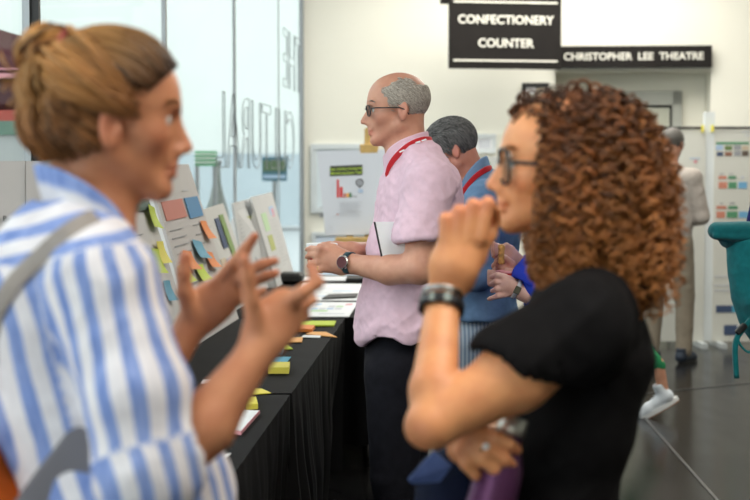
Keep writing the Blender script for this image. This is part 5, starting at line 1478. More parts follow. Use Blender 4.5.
# ------------------------------------------------------------------ man in the pink shirt
def man_pink():
    P1 = person('balding grey-haired man with glasses, red lanyard and creased pink shirt', .12, 4.8)
    H = Head(at(397.5, 108.5, 4.8), basis(R(183), R(3)), 1.0)
    f = SDF((-.32, 4.30, .55), (.40, 5.20, 1.78), .005)
    nk = at(408, 163, 4.80)
    add_head(f, H, nose=1.12, chin=1.05, neck=nk, neck_r=.062, brow=1.15)
    f.cone(nk, at(412, 200, 4.8), .06, .10, .04); f.cone(at(412, 200, 4.8), at(404, 330, 4.8), .105, .11, .03, n=(0, 1, 0), f=1.35)
    sh, el, wr = at(428, 180, 4.60), at(418, 268, 4.53), at(352, 264, 4.66)
    f.cone(at(416, 185, 4.72), sh, .06, .055, .03); f.cone(sh, el, .052, .046, .02); f.cone(el, at(390, 270, 4.58), .047, .046, .012); f.cone(at(390, 270, 4.58), wr, .045, .029, .012)
    f.ell(at(423, 272, 4.53), (.034, .034, .034), None, .02)
    sh2, el2, wr2 = at(418, 182, 5.0), at(402, 254, 5.05), at(352, 251, 4.84)
    f.cone(at(412, 185, 4.9), sh2, .06, .05, .03); f.cone(sh2, el2, .052, .045, .02); f.cone(el2, wr2, .044, .029, .012)
    # near hand wrapped round the cup, back of the hand to the camera
    Y = 4.68
    f.cone(wr, at(340, 262, Y), .030, .036, .012, n=(0, 1, 0), f=.62); f.cone(at(342, 262, Y), at(327, 260, Y), .038, .036, .012, n=(0, 1, 0), f=.55)
    for a, b_, c_, d_ in (((329, 252), (319, 249), (311, 248.5), (307, 249.5)), ((327, 257.5), (317, 255), (310, 255), (307, 257)), ((327, 263.5), (317, 262), (311, 263), (309, 266)), ((329, 269), (320, 269), (314, 271), (312, 273))):
        f.chain([at(*a, Y), at(*b_, Y - .012), at(*c_, Y + .012), at(*d_, Y + .032)], [.0128, .0112, .0102, .0085], .004)
    f.chain([at(342, 255, Y), at(334, 247.5, Y + .01), at(326, 245.5, Y + .02), at(319, 246, Y + .03)], [.016, .0125, .011, .009], .006)
    # far hand behind the cup
    Y = 4.83
    f.cone(wr2, at(336, 251, Y), .028, .034, .012, n=(0, 1, 0), f=.6)
    for k in range(4):
        y = 247 + 6 * k; f.chain([at(332, y + 2, Y), at(322, y, Y), at(314, y, Y - .02), at(309, y + 1, Y - .055)], [.0125, .011, .010, .0085], .004)
    f.chain([at(340, 249, Y), at(330, 245, Y - .02), at(322, 244.5, Y - .035)], [.015, .012, .0095], .006)
    V, Fc = f.mesh(2); V, Fc, _ = drop_loose(V, Fc)
    m = face_mask(H, V)
    L = H.loc(V); m += .14 * np.exp(-(((L - np.array([.0, 0, .12])) / np.array([.07, .07, .03])) ** 2).sum(1)); m += .22 * np.exp(-(((L - np.array([.06, 0, -.09])) / np.array([.05, .06, .03])) ** 2).sum(1))
    mk('body', V, Fc, skin('skin_ruddy', (.60, .315, .215), (.58, .17, .12)), P1, {'mask': np.clip(m, 0, 1)})
    eyes(H, P1)
    gm = hairmat('grey_brown_hair', (.22, .19, .16), (.74, .68, .60), .6)
    brows(H, P1, gm, 40)
    def rule(p):
        x, y, z = p[:, 0], p[:, 1], p[:, 2]
        e = .006 * vnoise(p * 160, 4) + .008 * vnoise(p * 60, 5)
        top = np.where(x > -.03, .086 - .55 * np.maximum(0, x - .0), .080 + .0 * x) + e
        back = (z < top) & (z > -.058 + e + .45 * np.maximum(0, x + .02)) & (x < .044 + e * 1.5 + .15 * (z - .04))
        cut = ~((x > -.030) & (x < .03) & (z < .012))           # clear of the ear
        bald = ~((x < -.045) & (z > .070))
        return (back & cut & bald).astype(float)
    def flow(p): return np.stack([-np.ones(len(p)) * .8, 0 * p[:, 1], -.55 - 4 * np.maximum(0, -p[:, 0] - .03)], 1)
    short_hair(H, P1, gm, rule, n=5200, thick=.0009, length=.020, flow=flow, shell=.004)
    glasses(H, P1, M['lens_dark'], M['strap_black'], w=.044, h=.034, x=.103, z=-.004, tr=.0016)
    # shirt
    s = SDF((-.28, 4.26, .60), (.42, 5.24, 1.60), .0052)
    s.cone(at(416, 168, 4.8), at(418, 200, 4.8), .085, .125, .04, n=(0, 1, 0), f=1.35)
    s.cone(at(418, 200, 4.8), at(415, 250, 4.8), .130, .140, .04, n=(0, 1, 0), f=1.30)
    s.cone(at(415, 250, 4.8), at(406, 325, 4.8), .140, .150, .04, n=(0, 1, 0), f=1.25)
    s.cone(at(406, 320, 4.8), at(407, 385, 4.8), .150, .156, .04, n=(0, 1, 0), f=1.25)
    s.cone(at(409, 158, 4.8), at(424, 187, 4.8), .076, .110, .03, n=(0, 1, 0), f=1.15); s.cone(at(424, 158, 4.75), at(432, 180, 4.66), .05, .07, .03)
    s.cone(at(420, 172, 4.70), at(430, 185, 4.61), .070, .076, .04); s.cone(at(430, 185, 4.61), at(419, 250, 4.545), .076, .080, .03)
    s.cone(at(416, 172, 4.9), at(418, 185, 4.99), .070, .076, .04); s.cone(at(418, 185, 4.99), at(404, 245, 5.05), .076, .078, .03)
    s.cut(at(357, 346.5, 4.62), (-.05, 0, -1)) if False else s.cut(at(400, 341, 4.62), (0, -.04, -1), .004)
    # sleeve end and mouth
    w_, Pp = s._win(np.array([-.1, 4.26, .9]), np.array([.42, 4.66, 1.4])); hp_ = at(406, 240.5, 4.5); hn = np.array([.10, 0, -1.0]); hn /= np.linalg.norm(hn)
    dc = (Pp[0] - hp_[0]) * hn[0] + (Pp[1] - hp_[1]) * hn[1] + (Pp[2] - hp_[2]) * hn[2]; s._put(w_, np.maximum(-dc, Pp[1] - 4.595) + 0 * s.v[w_], .003, 's')
    s.cone(at(424, 222, 4.57), at(416, 262, 4.53), .060, .068, .003, 's')
    s.cone(at(399, 130, 4.8), at(404, 152, 4.8), .066, .056, .004, 's')
    # hollow the hem
    s.cone(at(407, 335, 4.8), at(407, 385, 4.8), .140, .146, .003, 's', n=(0, 1, 0), f=1.25)
    V, Fc = s.mesh(2); V, Fc, _ = drop_loose(V, Fc)
    V = wrinkle(V, Fc, .0125, (8, 8, 12), 41, ax=[[.75, 0, .66], [0, 1, 0], [-.66, 0, .75]]); V = wrinkle(V, Fc, .0046, (24, 24, 40), 44, ax=[[.6, 0, -.8], [0, 1, 0], [.8, 0, .6]])
    lowm = V[:, 2] < at(400, 338, 4.62)[2]; V[:, 2] += np.where(lowm, .012 * np.sin(V[:, 0] * 42) + .008 * np.sin(V[:, 1] * 30), 0)
    pk = mk('shirt', V, Fc, cloth_mat('pink_linen', (.76, .54, .64), .05), P1)
    cpts = smoothpath([at(386, 169, 4.765), at(390, 158, 4.735), at(402, 148, 4.725), at(416, 142, 4.735), at(426, 139, 4.77), at(428, 139, 4.82), at(420, 142, 4.875), at(400, 150, 4.875), at(388, 164, 4.83)], 46)
    band('collar', cpts, np.array([-.15, 0, 1.0]), np.interp(np.linspace(0, 1, len(cpts)), [0, .3, .6, 1], [.052, .040, .038, .05]), .006, cloth_mat('pink_linen_collar', (.76, .54, .64), .03), pk)
    # lanyard
    lp = smoothpath([at(386, 178, 4.735), at(389, 168, 4.712), at(397, 157, 4.700), at(409, 147, 4.698), at(422, 141.5, 4.715), at(430.5, 141, 4.76), at(431, 141.5, 4.83), at(423, 144, 4.90)], 40)
    lp = lp + np.array([0, -.010, .004]); lo = band('lanyard', lp, np.array([-.35, -.5, 1.0]), .018, .003, M['red'], P1)
    for (x, y, Y) in ((424, 141.3, 4.703), (418, 143.3, 4.70), (402, 152.2, 4.690)):
        b = MB(); b.box(at(x, y - 1.2, Y - .0165), (.018, .001, .005), [[.85, -.15, .42 if x < 410 else .28], [0, 1, 0], [-.4, 0, .9]]); b.build('lanyard_print', M['paper'], lo)
    # trousers, shoes
    t = SDF((-.20, 4.5, .04), (.36, 5.12, 1.0), .009)
    t.cone(at(402, 325, 4.8), at(402, 365, 4.8), .118, .122, .03, n=(0, 1, 0), f=1.2)
    for dx, yy in ((-2, 4.70), (6, 4.90)):
        t.cone(at(398 + dx, 372, yy), at(397 + dx, 480, yy), .100, .072, .03); t.cone(at(397 + dx, 480, yy), at(402 + dx, 600, yy), .070, .058, .02)
    V, Fc = t.mesh(2); V = wrinkle(V, Fc, .005, (7, 7, 12), 9); mk('trousers', V, Fc, cloth_mat('black_denim', (.010, .010, .014), .2), P1)
    for dx, yy in ((-2, 4.70), (6, 4.90)): q = at(402 + dx, 600, yy); shoe(P1, (q[0] - .0, yy, 0), math.pi, M['strap_black'])
    # watch
    ax = at(352, 263, 4.655) - at(385, 265, 4.59); ax /= np.linalg.norm(ax); wc = at(349.5, 263, 4.665)
    W_ = wristband('watch', wc, ax, .0335, .022, .004, mat('teal_black_rubber', (.02, .06, .075), .5), P1, squash=.92, sdir=(0, 0, 1))
    out = np.array([-.35, -1, .10]); out -= ax * (out @ ax); out /= np.linalg.norm(out)
    fc_ = wc + out * .036
    b = MB(); b.lathe(fc_, [(.020, -.004), (.0215, 0), (.0215, .006), (.019, .0085)], ax=out, n=28); b.build('watch_case', M['silver'], W_, smooth=False)
    b = MB(); b.lathe(fc_ + out * .0086, [(.0185, 0), (.018, .0006)], ax=out, n=28); b.build('watch_dial', mat('maroon_dial', (.10, .025, .03), .2), W_)
    c_ = at(312, 268, 4.672); wristband('ring', at(321, 268.6, 4.669), at(314, 271, 4.69) - at(320, 269, 4.668), .0125, .005, .002, M['gold'], P1, squash=1)
    # cup in his hands
    cb = at(322, 261, 4.755); ct = at(322, 243.2, 4.755)
    root = thing('paper_cup', 'low red and white paper tub cupped in the hands of the man in pink', 'cup', (cb[0], cb[1], cb[2]))
    h = ct[2] - cb[2]
    b = MB(); b.lathe(cb, [(.036, 0), (.047, h * .8)], n=32); b.build('cup_body', M['red'], root, smooth=True)
    b = MB(); b.lathe(cb, [(.047, h * .80), (.050, h * .82), (.050, h * .97), (.047, h), (.002, h * .99)], n=32); b.build('cup_lid', M['paper'], root)
    # booklet clamped under the arm
    c4 = [at(375.5, 222, 4.578), at(437, 221, 4.583), at(437, 262, 4.588), at(384, 263, 4.573)]
    root = thing('booklet', 'white booklet clamped under the arm of the man in the pink shirt', 'booklet', c4[3])
    b = MB(); back = [p + np.array([0, .012, 0]) for p in c4]; b.add(c4 + back, [[3, 2, 1, 0], [4, 5, 6, 7], [0, 1, 5, 4], [1, 2, 6, 5], [2, 3, 7, 6]]); b.build('pages', M['paper'], root)
    b = MB(); e = [c4[0], c4[3]]; b.add([c4[0] - [.006, 0, 0], c4[0], c4[3], c4[3] - [.006, 0, 0]] + [c4[0] - [.006, -.014, 0], c4[0] + [0, .014, 0], c4[3] + [0, .014, 0], c4[3] - [.006, -.014, 0]], [[3, 2, 1, 0], [4, 5, 6, 7], [0, 4, 7, 3], [0, 1, 5, 4], [2, 3, 7, 6]]); b.build('spine', M['black'], root)
man_pink()

# ------------------------------------------------------------------ man in the blue shirt, head bowed
def man_blue():
    P1 = person('grey-haired man in a blue denim shirt with bowed head, behind the pink shirt', .4, 5.6)
    H = Head(at(452, 150, 5.6), basis(R(176), R(26)), 1.0)
    f = SDF((.0, 5.15, .7), (.62, 6.1, 1.68), .0062)
    nk = at(480, 196, 5.62)
    add_head(f, H, neck=nk, neck_r=.062)
    f.cone(nk, at(482, 260, 5.62), .07, .12, .04, n=(0, 1, 0), f=1.3)
    for yy, wy in ((5.42, 5.45), (5.84, 5.78)):
        sh, el, wr = at(484, 200, yy), at(476, 272, yy + (-.03 if yy < 5.6 else .03)), at(425, 270, wy)
        f.cone(nk, sh, .06, .055, .03); f.cone(sh, el, .055, .045, .02); f.cone(el, wr, .043, .028, .012)
        f.cone(wr, at(410, 270, wy + .03), .03, .034, .012, n=(0, 1, 0), f=.6)
        for k in range(4): f.chain([at(411, 264 + 4 * k, wy + .03), at(403, 266 + 4 * k, wy + .04), at(399, 271 + 4 * k, wy + .05)], [.011, .010, .0085], .004)
    V, Fc = f.mesh(2); V, Fc, _ = drop_loose(V, Fc)
    mk('body', V, Fc, skin('skin_pinkish', (.58, .28, .20), (.60, .16, .12)), P1, {'mask': np.clip(face_mask(H, V) + .15, 0, 1)})
    eyes(H, P1)
    gm = hairmat('dark_grey_hair', (.035, .035, .036), (.26, .255, .25), .55)
    brows(H, P1, gm, 30)
    def rule(p):
        x, y, z = p[:, 0], p[:, 1], p[:, 2]; e = .006 * vnoise(p * 110, 6)
        a = (z > -.055 + e + np.maximum(0, x + .01) * 1.0) & (x < .062 + e) & ~((x > -.03) & (x < .028) & (z < .010))
        a &= (x < .040 + .3 * (z - .02) + e)
        return a.astype(float)
    def flow(p): return np.stack([np.where(p[:, 2] > .07, -.7, -.4), 0 * p[:, 1], np.where(p[:, 2] > .07, -.1, -.9)], 1)
    short_hair(H, P1, gm, rule, n=3200, length=.036, flow=flow, shell=.006, thick=.0015, lift=.008)
    s = SDF((.06, 5.12, .76), (.68, 6.14, 1.60), .0062)
    s.cone(at(480, 188, 5.62), at(484, 196, 5.62), .075, .10, .03, n=(0, 1, 0), f=1.2); s.cone(at(482, 194, 5.62), at(486, 225, 5.62), .085, .125, .04, n=(0, 1, 0), f=1.35)
    s.cone(at(486, 225, 5.62), at(482, 320, 5.62), .125, .125, .04, n=(0, 1, 0), f=1.4)
    s.cone(at(482, 320, 5.62), at(480, 350, 5.62), .125, .13, .04, n=(0, 1, 0), f=1.35)
    for yy in (5.42, 5.84):
        s.cone(at(486, 198, yy), at(484, 204, yy), .066, .072, .03); s.cone(at(484, 204, yy), at(476, 272, yy + (-.03 if yy < 5.6 else .03)), .070, .062, .03)
        s.cone(at(476, 272, yy + (-.03 if yy < 5.6 else .03)), at(448, 271, yy), .058, .045, .02)
    s.cut(at(470, 320, 5.5), (0, 0, -1), .004); s.cone(at(470, 178, 5.6), at(477, 194, 5.61), .066, .062, .004, 's')
    s.cone(at(482, 316, 5.62), at(480, 350, 5.62), .115, .12, .003, 's', n=(0, 1, 0), f=1.38)
    V, Fc = s.mesh(2); V, Fc, _ = drop_loose(V, Fc); V = wrinkle(V, Fc, .009, (8, 8, 11), 51, ax=[[.8, 0, .6], [0, 1, 0], [-.6, 0, .8]])
    dm = cloth_mat('blue_denim_shirt', (.16, .275, .45), .10); sh_ = mk('shirt', V, Fc, dm, P1)
    cp = smoothpath([at(461, 196, 5.55), at(468, 182, 5.535), at(478, 170, 5.54), at(486, 164, 5.57), at(489, 164, 5.64), at(484, 168, 5.70), at(470, 184, 5.70)], 34)
    band('collar', cp, np.array([-.3, 0, 1.0]), .046, .006, cloth_mat('blue_denim_collar', (.18, .30, .48), .05), sh_)
    lp = smoothpath([at(459, 200, 5.53), at(464, 190, 5.515), at(474, 178, 5.51), at(485, 170, 5.52), at(491, 168, 5.57), at(492, 169, 5.64)], 24)
    band('lanyard', lp, np.array([-.3, -.4, 1.0]), .018, .003, M['red'], P1)
    m_, nt, bs = _nt('striped_trouser_cloth'); tc = nt.nodes.new('ShaderNodeTexCoord'); wv = nt.nodes.new('ShaderNodeTexWave'); wv.inputs['Scale'].default_value = 22; nt.links.new(tc.outputs['Object'], wv.inputs[0])
    nt.links.new(_mix(nt, _ramp(nt, wv.outputs[1], .3, .7), (.18, .24, .32), (.36, .43, .50)), bs.inputs['Base Color']); bs.inputs['Roughness'].default_value = .85
    t = SDF((.14, 5.3, .04), (.60, 5.95, 1.0), .010); t.cone(at(482, 310, 5.62), at(482, 345, 5.62), .112, .12, .03, n=(0, 1, 0), f=1.2)
    for yy in (5.52, 5.74): t.cone(at(480, 345, yy), at(478, 430, yy), .095, .07, .03); t.cone(at(478, 430, yy), at(482, 530, yy), .068, .06, .02)
    V, Fc = t.mesh(2); mk('trousers', V, Fc, m_, P1)
    for yy in (5.52, 5.74): q = at(482, 530, yy); shoe(P1, (q[0], yy, 0), math.pi, M['strap_black'])
man_blue()

# ------------------------------------------------------------------ simple figure builder for the more distant people
def figure(label, O, yaw, height=1.7, pitch=0.0, skincol=(.58, .30, .19), haircol=((.06, .05, .04), (.2, .17, .14)), top=(.5, .5, .5), legs=(.3, .3, .3), shoes_=None,
           arms=None, feet=None, width=1.0, long_sleeve=True, res=.008, hairlen=.03, topname='shirt', legname='trousers', spine=0.0, topm=None, legm=None, hairrule=None, legr=(.096, .072, .060)):
    """O: ground point under the neck. local axes: forward, left, up"""
    O = np.array([O[0], O[1], 0.0]); B = basis(yaw); L = lambda x, y, z: O + B @ np.array([x, y, z]); k = height / 1.72
    P1 = person(label, O[0], O[1])
    H = Head(L(.045 + spine, 0, height - .115), basis(yaw, pitch), 1.0 * k ** .3)
    lo = O + [-.75, -.75, 0.02]; hi = O + [.75, .75, height + .06]
    f = SDF(lo, hi, res); nk = L(.0 + spine, 0, 1.40 * k)
    add_head(f, H, neck=nk, neck_r=.058)
    f.cone(nk, L(spine, 0, 1.28 * k), .06, .10, .04); f.cone(L(spine, 0, 1.28 * k), L(0, 0, 1.0 * k), .10, .10, .03, n=B[:, 1], f=1.3)
    s = SDF(lo, hi, res)
    s.cone(L(spine * .9, 0, 1.385 * k), L(spine * .8, 0, 1.27 * k), .075 * width, .118 * width, .05, n=B[:, 1], f=1.4); s.cone(L(spine * .8, 0, 1.27 * k), L(0, 0, 1.05 * k), .120 * width, .125 * width, .04, n=B[:, 1], f=1.4)
    s.cone(L(0, 0, 1.05 * k), L(0, 0, .88 * k), .126 * width, .132 * width, .04, n=B[:, 1], f=1.3)
    arms = arms or {1: ((-.02, .24, 1.10), (.14, .20, .92)), -1: ((-.02, -.24, 1.10), (.14, -.20, .92))}
    for sg, (e, w_) in arms.items():
        sh = L(spine * .85, sg * .175 * width, 1.36 * k); e = L(*e); w_ = L(*w_); d = (w_ - e) / np.linalg.norm(w_ - e)
        f.cone(L(0 + spine, sg * .08, 1.37 * k), sh, .05, .045, .03); f.cone(sh, e, .045, .038, .02); f.cone(e, w_, .038, .025, .012)
        f.cone(w_, w_ + d * .07, .026, .032, .01, n=B[:, 1], f=.6)
        for j in range(4):
            o = B[:, 2] * (.024 - .016 * j); q = w_ + d * .085 + o * .9
            f.chain([w_ + d * .06 + o, q + d * .03, q + d * .052 + B[:, 1] * (-sg) * .018, q + d * .055 + B[:, 1] * (-sg) * .035], [.011, .0098, .009, .0075], .004)
        f.chain([w_ + d * .02 + B[:, 2] * .018, w_ + d * .05 + B[:, 2] * .036, w_ + d * .078 + B[:, 2] * .042 - B[:, 1] * sg * .012], [.014, .0115, .009], .006)
        s.cone(L(spine * .9, sg * .10, 1.365 * k), sh, .06, .064, .04); s.cone(sh, e, .066, .058, .03)
        if long_sleeve: s.cone(e, w_ - d * .03, .056, .042, .02)
    V, Fc = f.mesh(2); V, Fc, _ = drop_loose(V, Fc)
    key = 'skin_%02d%02d%02d' % tuple(int(c * 99) for c in skincol)
    sm = bpy.data.materials.get(key) or skin(key, skincol)
    mk('body', V, Fc, sm, P1, {'mask': np.clip(face_mask(H, V), 0, 1)}); eyes(H, P1)
    hk = hairmat('hair_%02d' % len(bpy.data.materials), *haircol, .55)
    hr = hairrule or (lambda p: ((p[:, 2] > -.055 + np.maximum(0, p[:, 0] + .01) * 1.2) & (p[:, 0] < .05 + .3 * (p[:, 2] - .02)) & ~((p[:, 0] > -.03) & (p[:, 0] < .028) & (p[:, 2] < .010))).astype(float))
    short_hair(H, P1, hk, hr, n=900, length=hairlen, flow=lambda p: np.stack([-.5 + 0 * p[:, 0], 0 * p[:, 1], -.7 + 0 * p[:, 0]], 1), shell=.007, thick=.0018)
    V, Fc = s.mesh(2); V, Fc, _ = drop_loose(V, Fc); V = wrinkle(V, Fc, .008, (8, 8, 11), 61, ax=[[.8, 0, .6], [0, 1, 0], [-.6, 0, .8]])
    mk(topname, V, Fc, topm or cloth_mat(topname + '_cloth', top), P1)
    feet = feet or {1: ((.02, .09, .50), (-.02, .10, .11), 0), -1: ((.02, -.09, .50), (-.02, -.10, .11), 0)}
    t = SDF(lo, hi, res); t.cone(L(0, 0, .98 * k), L(0, 0, .88 * k), .118 * width, .124 * width, .03, n=B[:, 1], f=1.25)
    for sg, (kn, an, lift) in feet.items():
        t.cone(L(0, sg * .085, .88 * k), L(*kn), legr[0] * width, legr[1], .03); t.cone(L(*kn), L(*an), legr[1] * .98, legr[2], .02)
    V, Fc = t.mesh(2); V = wrinkle(V, Fc, .006, (7, 7, 10), 15); mk(legname, V, Fc, legm or cloth_mat(legname + '_cloth', legs), P1)
    for sg, (kn, an, lift) in feet.items():
        if not lift: q = L(an[0], an[1], 0); shoe(P1, (q[0], q[1], 0), yaw + (R(6) * sg), shoes_ or M['strap_black'])
    return P1, H, L, B
def man_back():
    # behind, at the display boards, back three-quarters to the camera
    c = at(670, 200, 11.3); 
    P1, H, L, B = figure('man in beige shirt and khaki trousers, seen from behind at the display boards', (c[0], 11.3), R(58), 1.76, R(6), (.50, .27, .18), ((.05, .045, .04), (.24, .22, .20)), (.42, .37, .33), (.25, .21, .16),
        arms={-1: ((.02, -.24, 1.10), (.24, -.10, 1.06)), 1: ((.02, .25, 1.12), (.22, .10, 1.08))}, feet={-1: ((.01, -.12, .5), (-.02, -.13, .10), 0), 1: ((.01, .12, .5), (-.02, .13, .10), 0)}, width=1.0, shoes_=mat('dark_navy_leather', (.02, .03, .05), .5))
    glasses(H, P1, M['lens'], M['strap_black'])
man_back()
def walker():
    # walking to the left behind the curly hair: only the trailing foot shows
    c = at(622, 200, 8.8)
    P1, H, L, B = figure('person in green trousers and white trainers walking away behind the curly-haired woman', (c[0], 8.8), R(180), 1.64, 0, top=(.03, .20, .10), legs=(.03, .22, .09),
        arms={1: ((-.04, .19, 1.08), (.06, .17, .92)), -1: ((-.04, -.19, 1.08), (.06, -.17, .92))},
        feet={-1: ((.08, -.08, .48), (.14, -.08, .11), 0), 1: ((-.02, .08, .50), (-.215, .08, .30), 1)}, shoes_=M['white'], legr=(.09, .058, .040))
    # trailing shoe, heel lifted
    toe = fl(651, 416, .0); Y = toe[1]; Y0 = L(-.225, .08, 0)[1]
    heel = at(676, 401, Y0); toe = at(650, 415.5, Y0)
    d = toe - heel; d /= np.linalg.norm(d); up = np.cross([0, 1.0, 0], d) * -1.0; up = up if up[2] > 0 else -up
    Bm = np.stack([d, np.array([0, 1.0, 0]), up], 1)
    w = lambda x, y, z: heel + Bm @ np.array([x, y, z])
    g = SDF(heel - [.34, .12, .14], heel + [.12, .12, .22], .005)
    g.cone(w(.035, 0, .050), w(.17, 0, .038), .042, .034, .02); g.cone(w(.17, 0, .034), w(.225, 0, .030), .040, .030, .02); g.cone(w(.045, 0, .05), w(.045, 0, .13), .040, .036, .02)
    g.cut(w(0, 0, .014), -up); g.cut(w(0, 0, .128), up - d * .35); g.cone(w(.045, 0, .105), w(.045, 0, .16), .026, .03, .003, 's')
    V, Fc = g.mesh(1); sh = mk('trainer', V, Fc, mat('trainer_mesh_white', (.66, .70, .74), .7), P1)
    pts = []
    for k in range(24):
        a = 2 * math.pi * k / 24; x = math.cos(a); y = math.sin(a); pts.append(w(.122 + x * .142, y * .044, 0))
    n = 24; b = MB(); b.add(pts + [q + up * .024 for q in pts], [list(range(n))[::-1], [n + i for i in range(n)]] + [[i, (i + 1) % n, n + (i + 1) % n, n + i] for i in range(n)]); o = b.build('sole', M['white'], sh); bm_fix(o)
    b = MB(); b.add([q - up * .007 for q in pts] + [q - up * .0005 for q in pts], [list(range(n))[::-1], [n + i for i in range(n)]] + [[i, (i + 1) % n, n + (i + 1) % n, n + i] for i in range(n)]); o = b.build('outsole', mat('gum_rubber', (.25, .12, .06), .6), sh); bm_fix(o)
    b = MB()
    for k in range(5): x = .095 + .018 * k; b.tube([w(x, -.020, .088 - .009 * k), w(x + .004, -.0, .094 - .009 * k), w(x, .020, .088 - .009 * k)], .003, 5)
    b.build('laces', M['palegrey'], sh, smooth=True)
    g = SDF(heel - [.2, .1, .02], heel + [.2, .1, .34], .006); g.cone(w(.045, 0, .06), L(-.205, .08, .32), .031, .036, .01); V, Fc = g.mesh(1); mk('ankle', V, Fc, bpy.data.materials['skin_582918'] if 'skin_582918' in bpy.data.materials else skin('skin_ankle', (.58, .30, .19)), P1)
walker()
def snacker():
    # person in royal blue behind the curly hair, holding a biscuit and a tub
    c = at(575, 200, 5.05)
    P1, H, L, B = figure('person in royal blue holding a biscuit and tub, mostly hidden by curly hair', (c[0], 5.05), R(180), 1.62, R(8), (.62, .38, .31), top=(.03, .07, .55), legs=(.04, .05, .09), long_sleeve=True,
        arms={1: ((.00, .20, 1.03), (.17, .10, 1.06)), -1: ((-.0, -.19, 1.03), (.17, -.08, 1.12))})
    # hands where the photo shows them
    f = SDF(at(492, 300, 5.0) - [.05, .22, .08], at(525, 250, 5.0) + [.12, .2, .10], .004)
    Y = 4.93; wr = at(522, 292, Y); 
    f.cone(at(548, 305, Y + .01), wr, .038, .026, .01); f.cone(wr, at(508, 285, Y), .026, .032, .01, n=(0, 1, 0), f=.65)
    for a, b_, c_ in (((505, 277), (497, 275), (491, 277)), ((504, 283), (496, 282), (491, 284)), ((505, 289), (497, 289), (492, 291)), ((508, 294), (498, 296), (489, 299))):
        f.chain([at(*a, Y), at(*b_, Y - .006), at(*c_, Y + .014)], [.0115, .0098, .0078], .004)
    V, Fc = f.mesh(2); mk('near_hand', V, Fc, skin('skin_pale', (.68, .44, .38)), P1, {'mask': np.zeros(len(V))})
    f = SDF(at(490, 285, 5.1) - [.05, .15, .05], at(525, 250, 5.1) + [.12, .12, .10], .004); Y2 = 5.06; wr2 = at(520, 278, Y2)
    f.cone(at(545, 296, Y2), wr2, .035, .026, .01); f.cone(wr2, at(505, 268, Y2), .026, .032, .01, n=(0, 1, 0), f=.65)
    for a, b_, c_ in (((505, 262), (497, 260), (499, 256)), ((502, 267), (494, 266), (497, 261)), ((502, 273), (493, 274), (495, 269)), ((503, 278), (495, 279), (495, 275))):
        f.chain([at(*a, Y2), at(*b_, Y2 - .006), at(*c_, Y2 - .03)], [.0115, .010, .008], .004)
    f.chain([at(512, 264, Y2 - .01), at(505, 258, Y2 - .03), at(501, 256, Y2 - .045)], [.014, .011, .009], .005)
    V, Fc = f.mesh(2); mk('far_hand', V, Fc, skin('skin_pale_shade', (.62, .36, .27)), P1, {'mask': np.zeros(len(V))})  # darker copy of the near hand's skin, shade put into the colour
    s = SDF(at(505, 300, 5.0) - [.02, .25, .18], at(560, 240, 5.0) + [.18, .25, .1], .006)
    s.cone(at(562, 250, 4.95), at(530, 278, 4.945), .085, .060, .03); s.cone(at(562, 300, 4.96), at(537, 298, 4.94), .075, .052, .03)
    s.cone(at(552, 297, 4.94), at(520, 290, 4.93), .036, .044, .003, 's')
    V, Fc = s.mesh(2); V = wrinkle(V, Fc, .006, (10, 10, 14), 4); mk('sleeve', V, Fc, cloth_mat('royal_blue_cloth', (.035, .07, .60)), P1)
    ax = at(522, 292, Y) - at(548, 305, Y); ax /= np.linalg.norm(ax); wc = at(516.5, 289.5, Y)
    w_ = wristband('watch', wc, ax, .0285, .014, .004, M['palegrey'], P1, squash=.85, sdir=(0, 1, 0)); out = np.array([-.2, -1, .1]); out -= ax * (out @ ax); out /= np.linalg.norm(out); sd = np.cross(ax, out)
    b = MB(); b.box(wc + out * .030, (.026, .020, .007), [sd, ax, out], bev=.002); b.build('watch_face', mat('olive_dial', (.10, .10, .07), .2), w_)
    cb = at(509, 284, 5.0); root = thing('paper_cup', 'red and white paper tub in the hands of the person in royal blue', 'cup', cb)
    b = MB(); b.lathe(cb, [(.034, 0), (.042, .038)], n=28); b.build('cup_body', M['red'], root, smooth=True); b = MB(); b.lathe(cb, [(.042, .038), (.045, .039), (.045, .045), (.042, .046), (.002, .044)], n=28); b.build('cup_rim', M['pink'], root)
    p = at(501, 263, 5.0); q = at(501.5, 248, 4.995); ax = q - p; ax /= np.linalg.norm(ax)
    g = SDF(p - [.04, .04, .03], q + [.04, .04, .03], .003); g.box((p + q) / 2, (.009, .022, np.linalg.norm(q - p) / 2 + .003), None, .006, .004); g.ell(q + [.0, 0, .002], (.011, .02, .010), None, .006); V, Fc = g.mesh(1); V = wrinkle(V, Fc, .002, (90, 90, 90), 3)
    tag(mk('biscuit', V, Fc, mat('golden_biscuit', (.50, .27, .08), .8, var=.35, vscale=70)), 'golden brown biscuit finger held upright between fingertips', 'biscuit')
snacker()
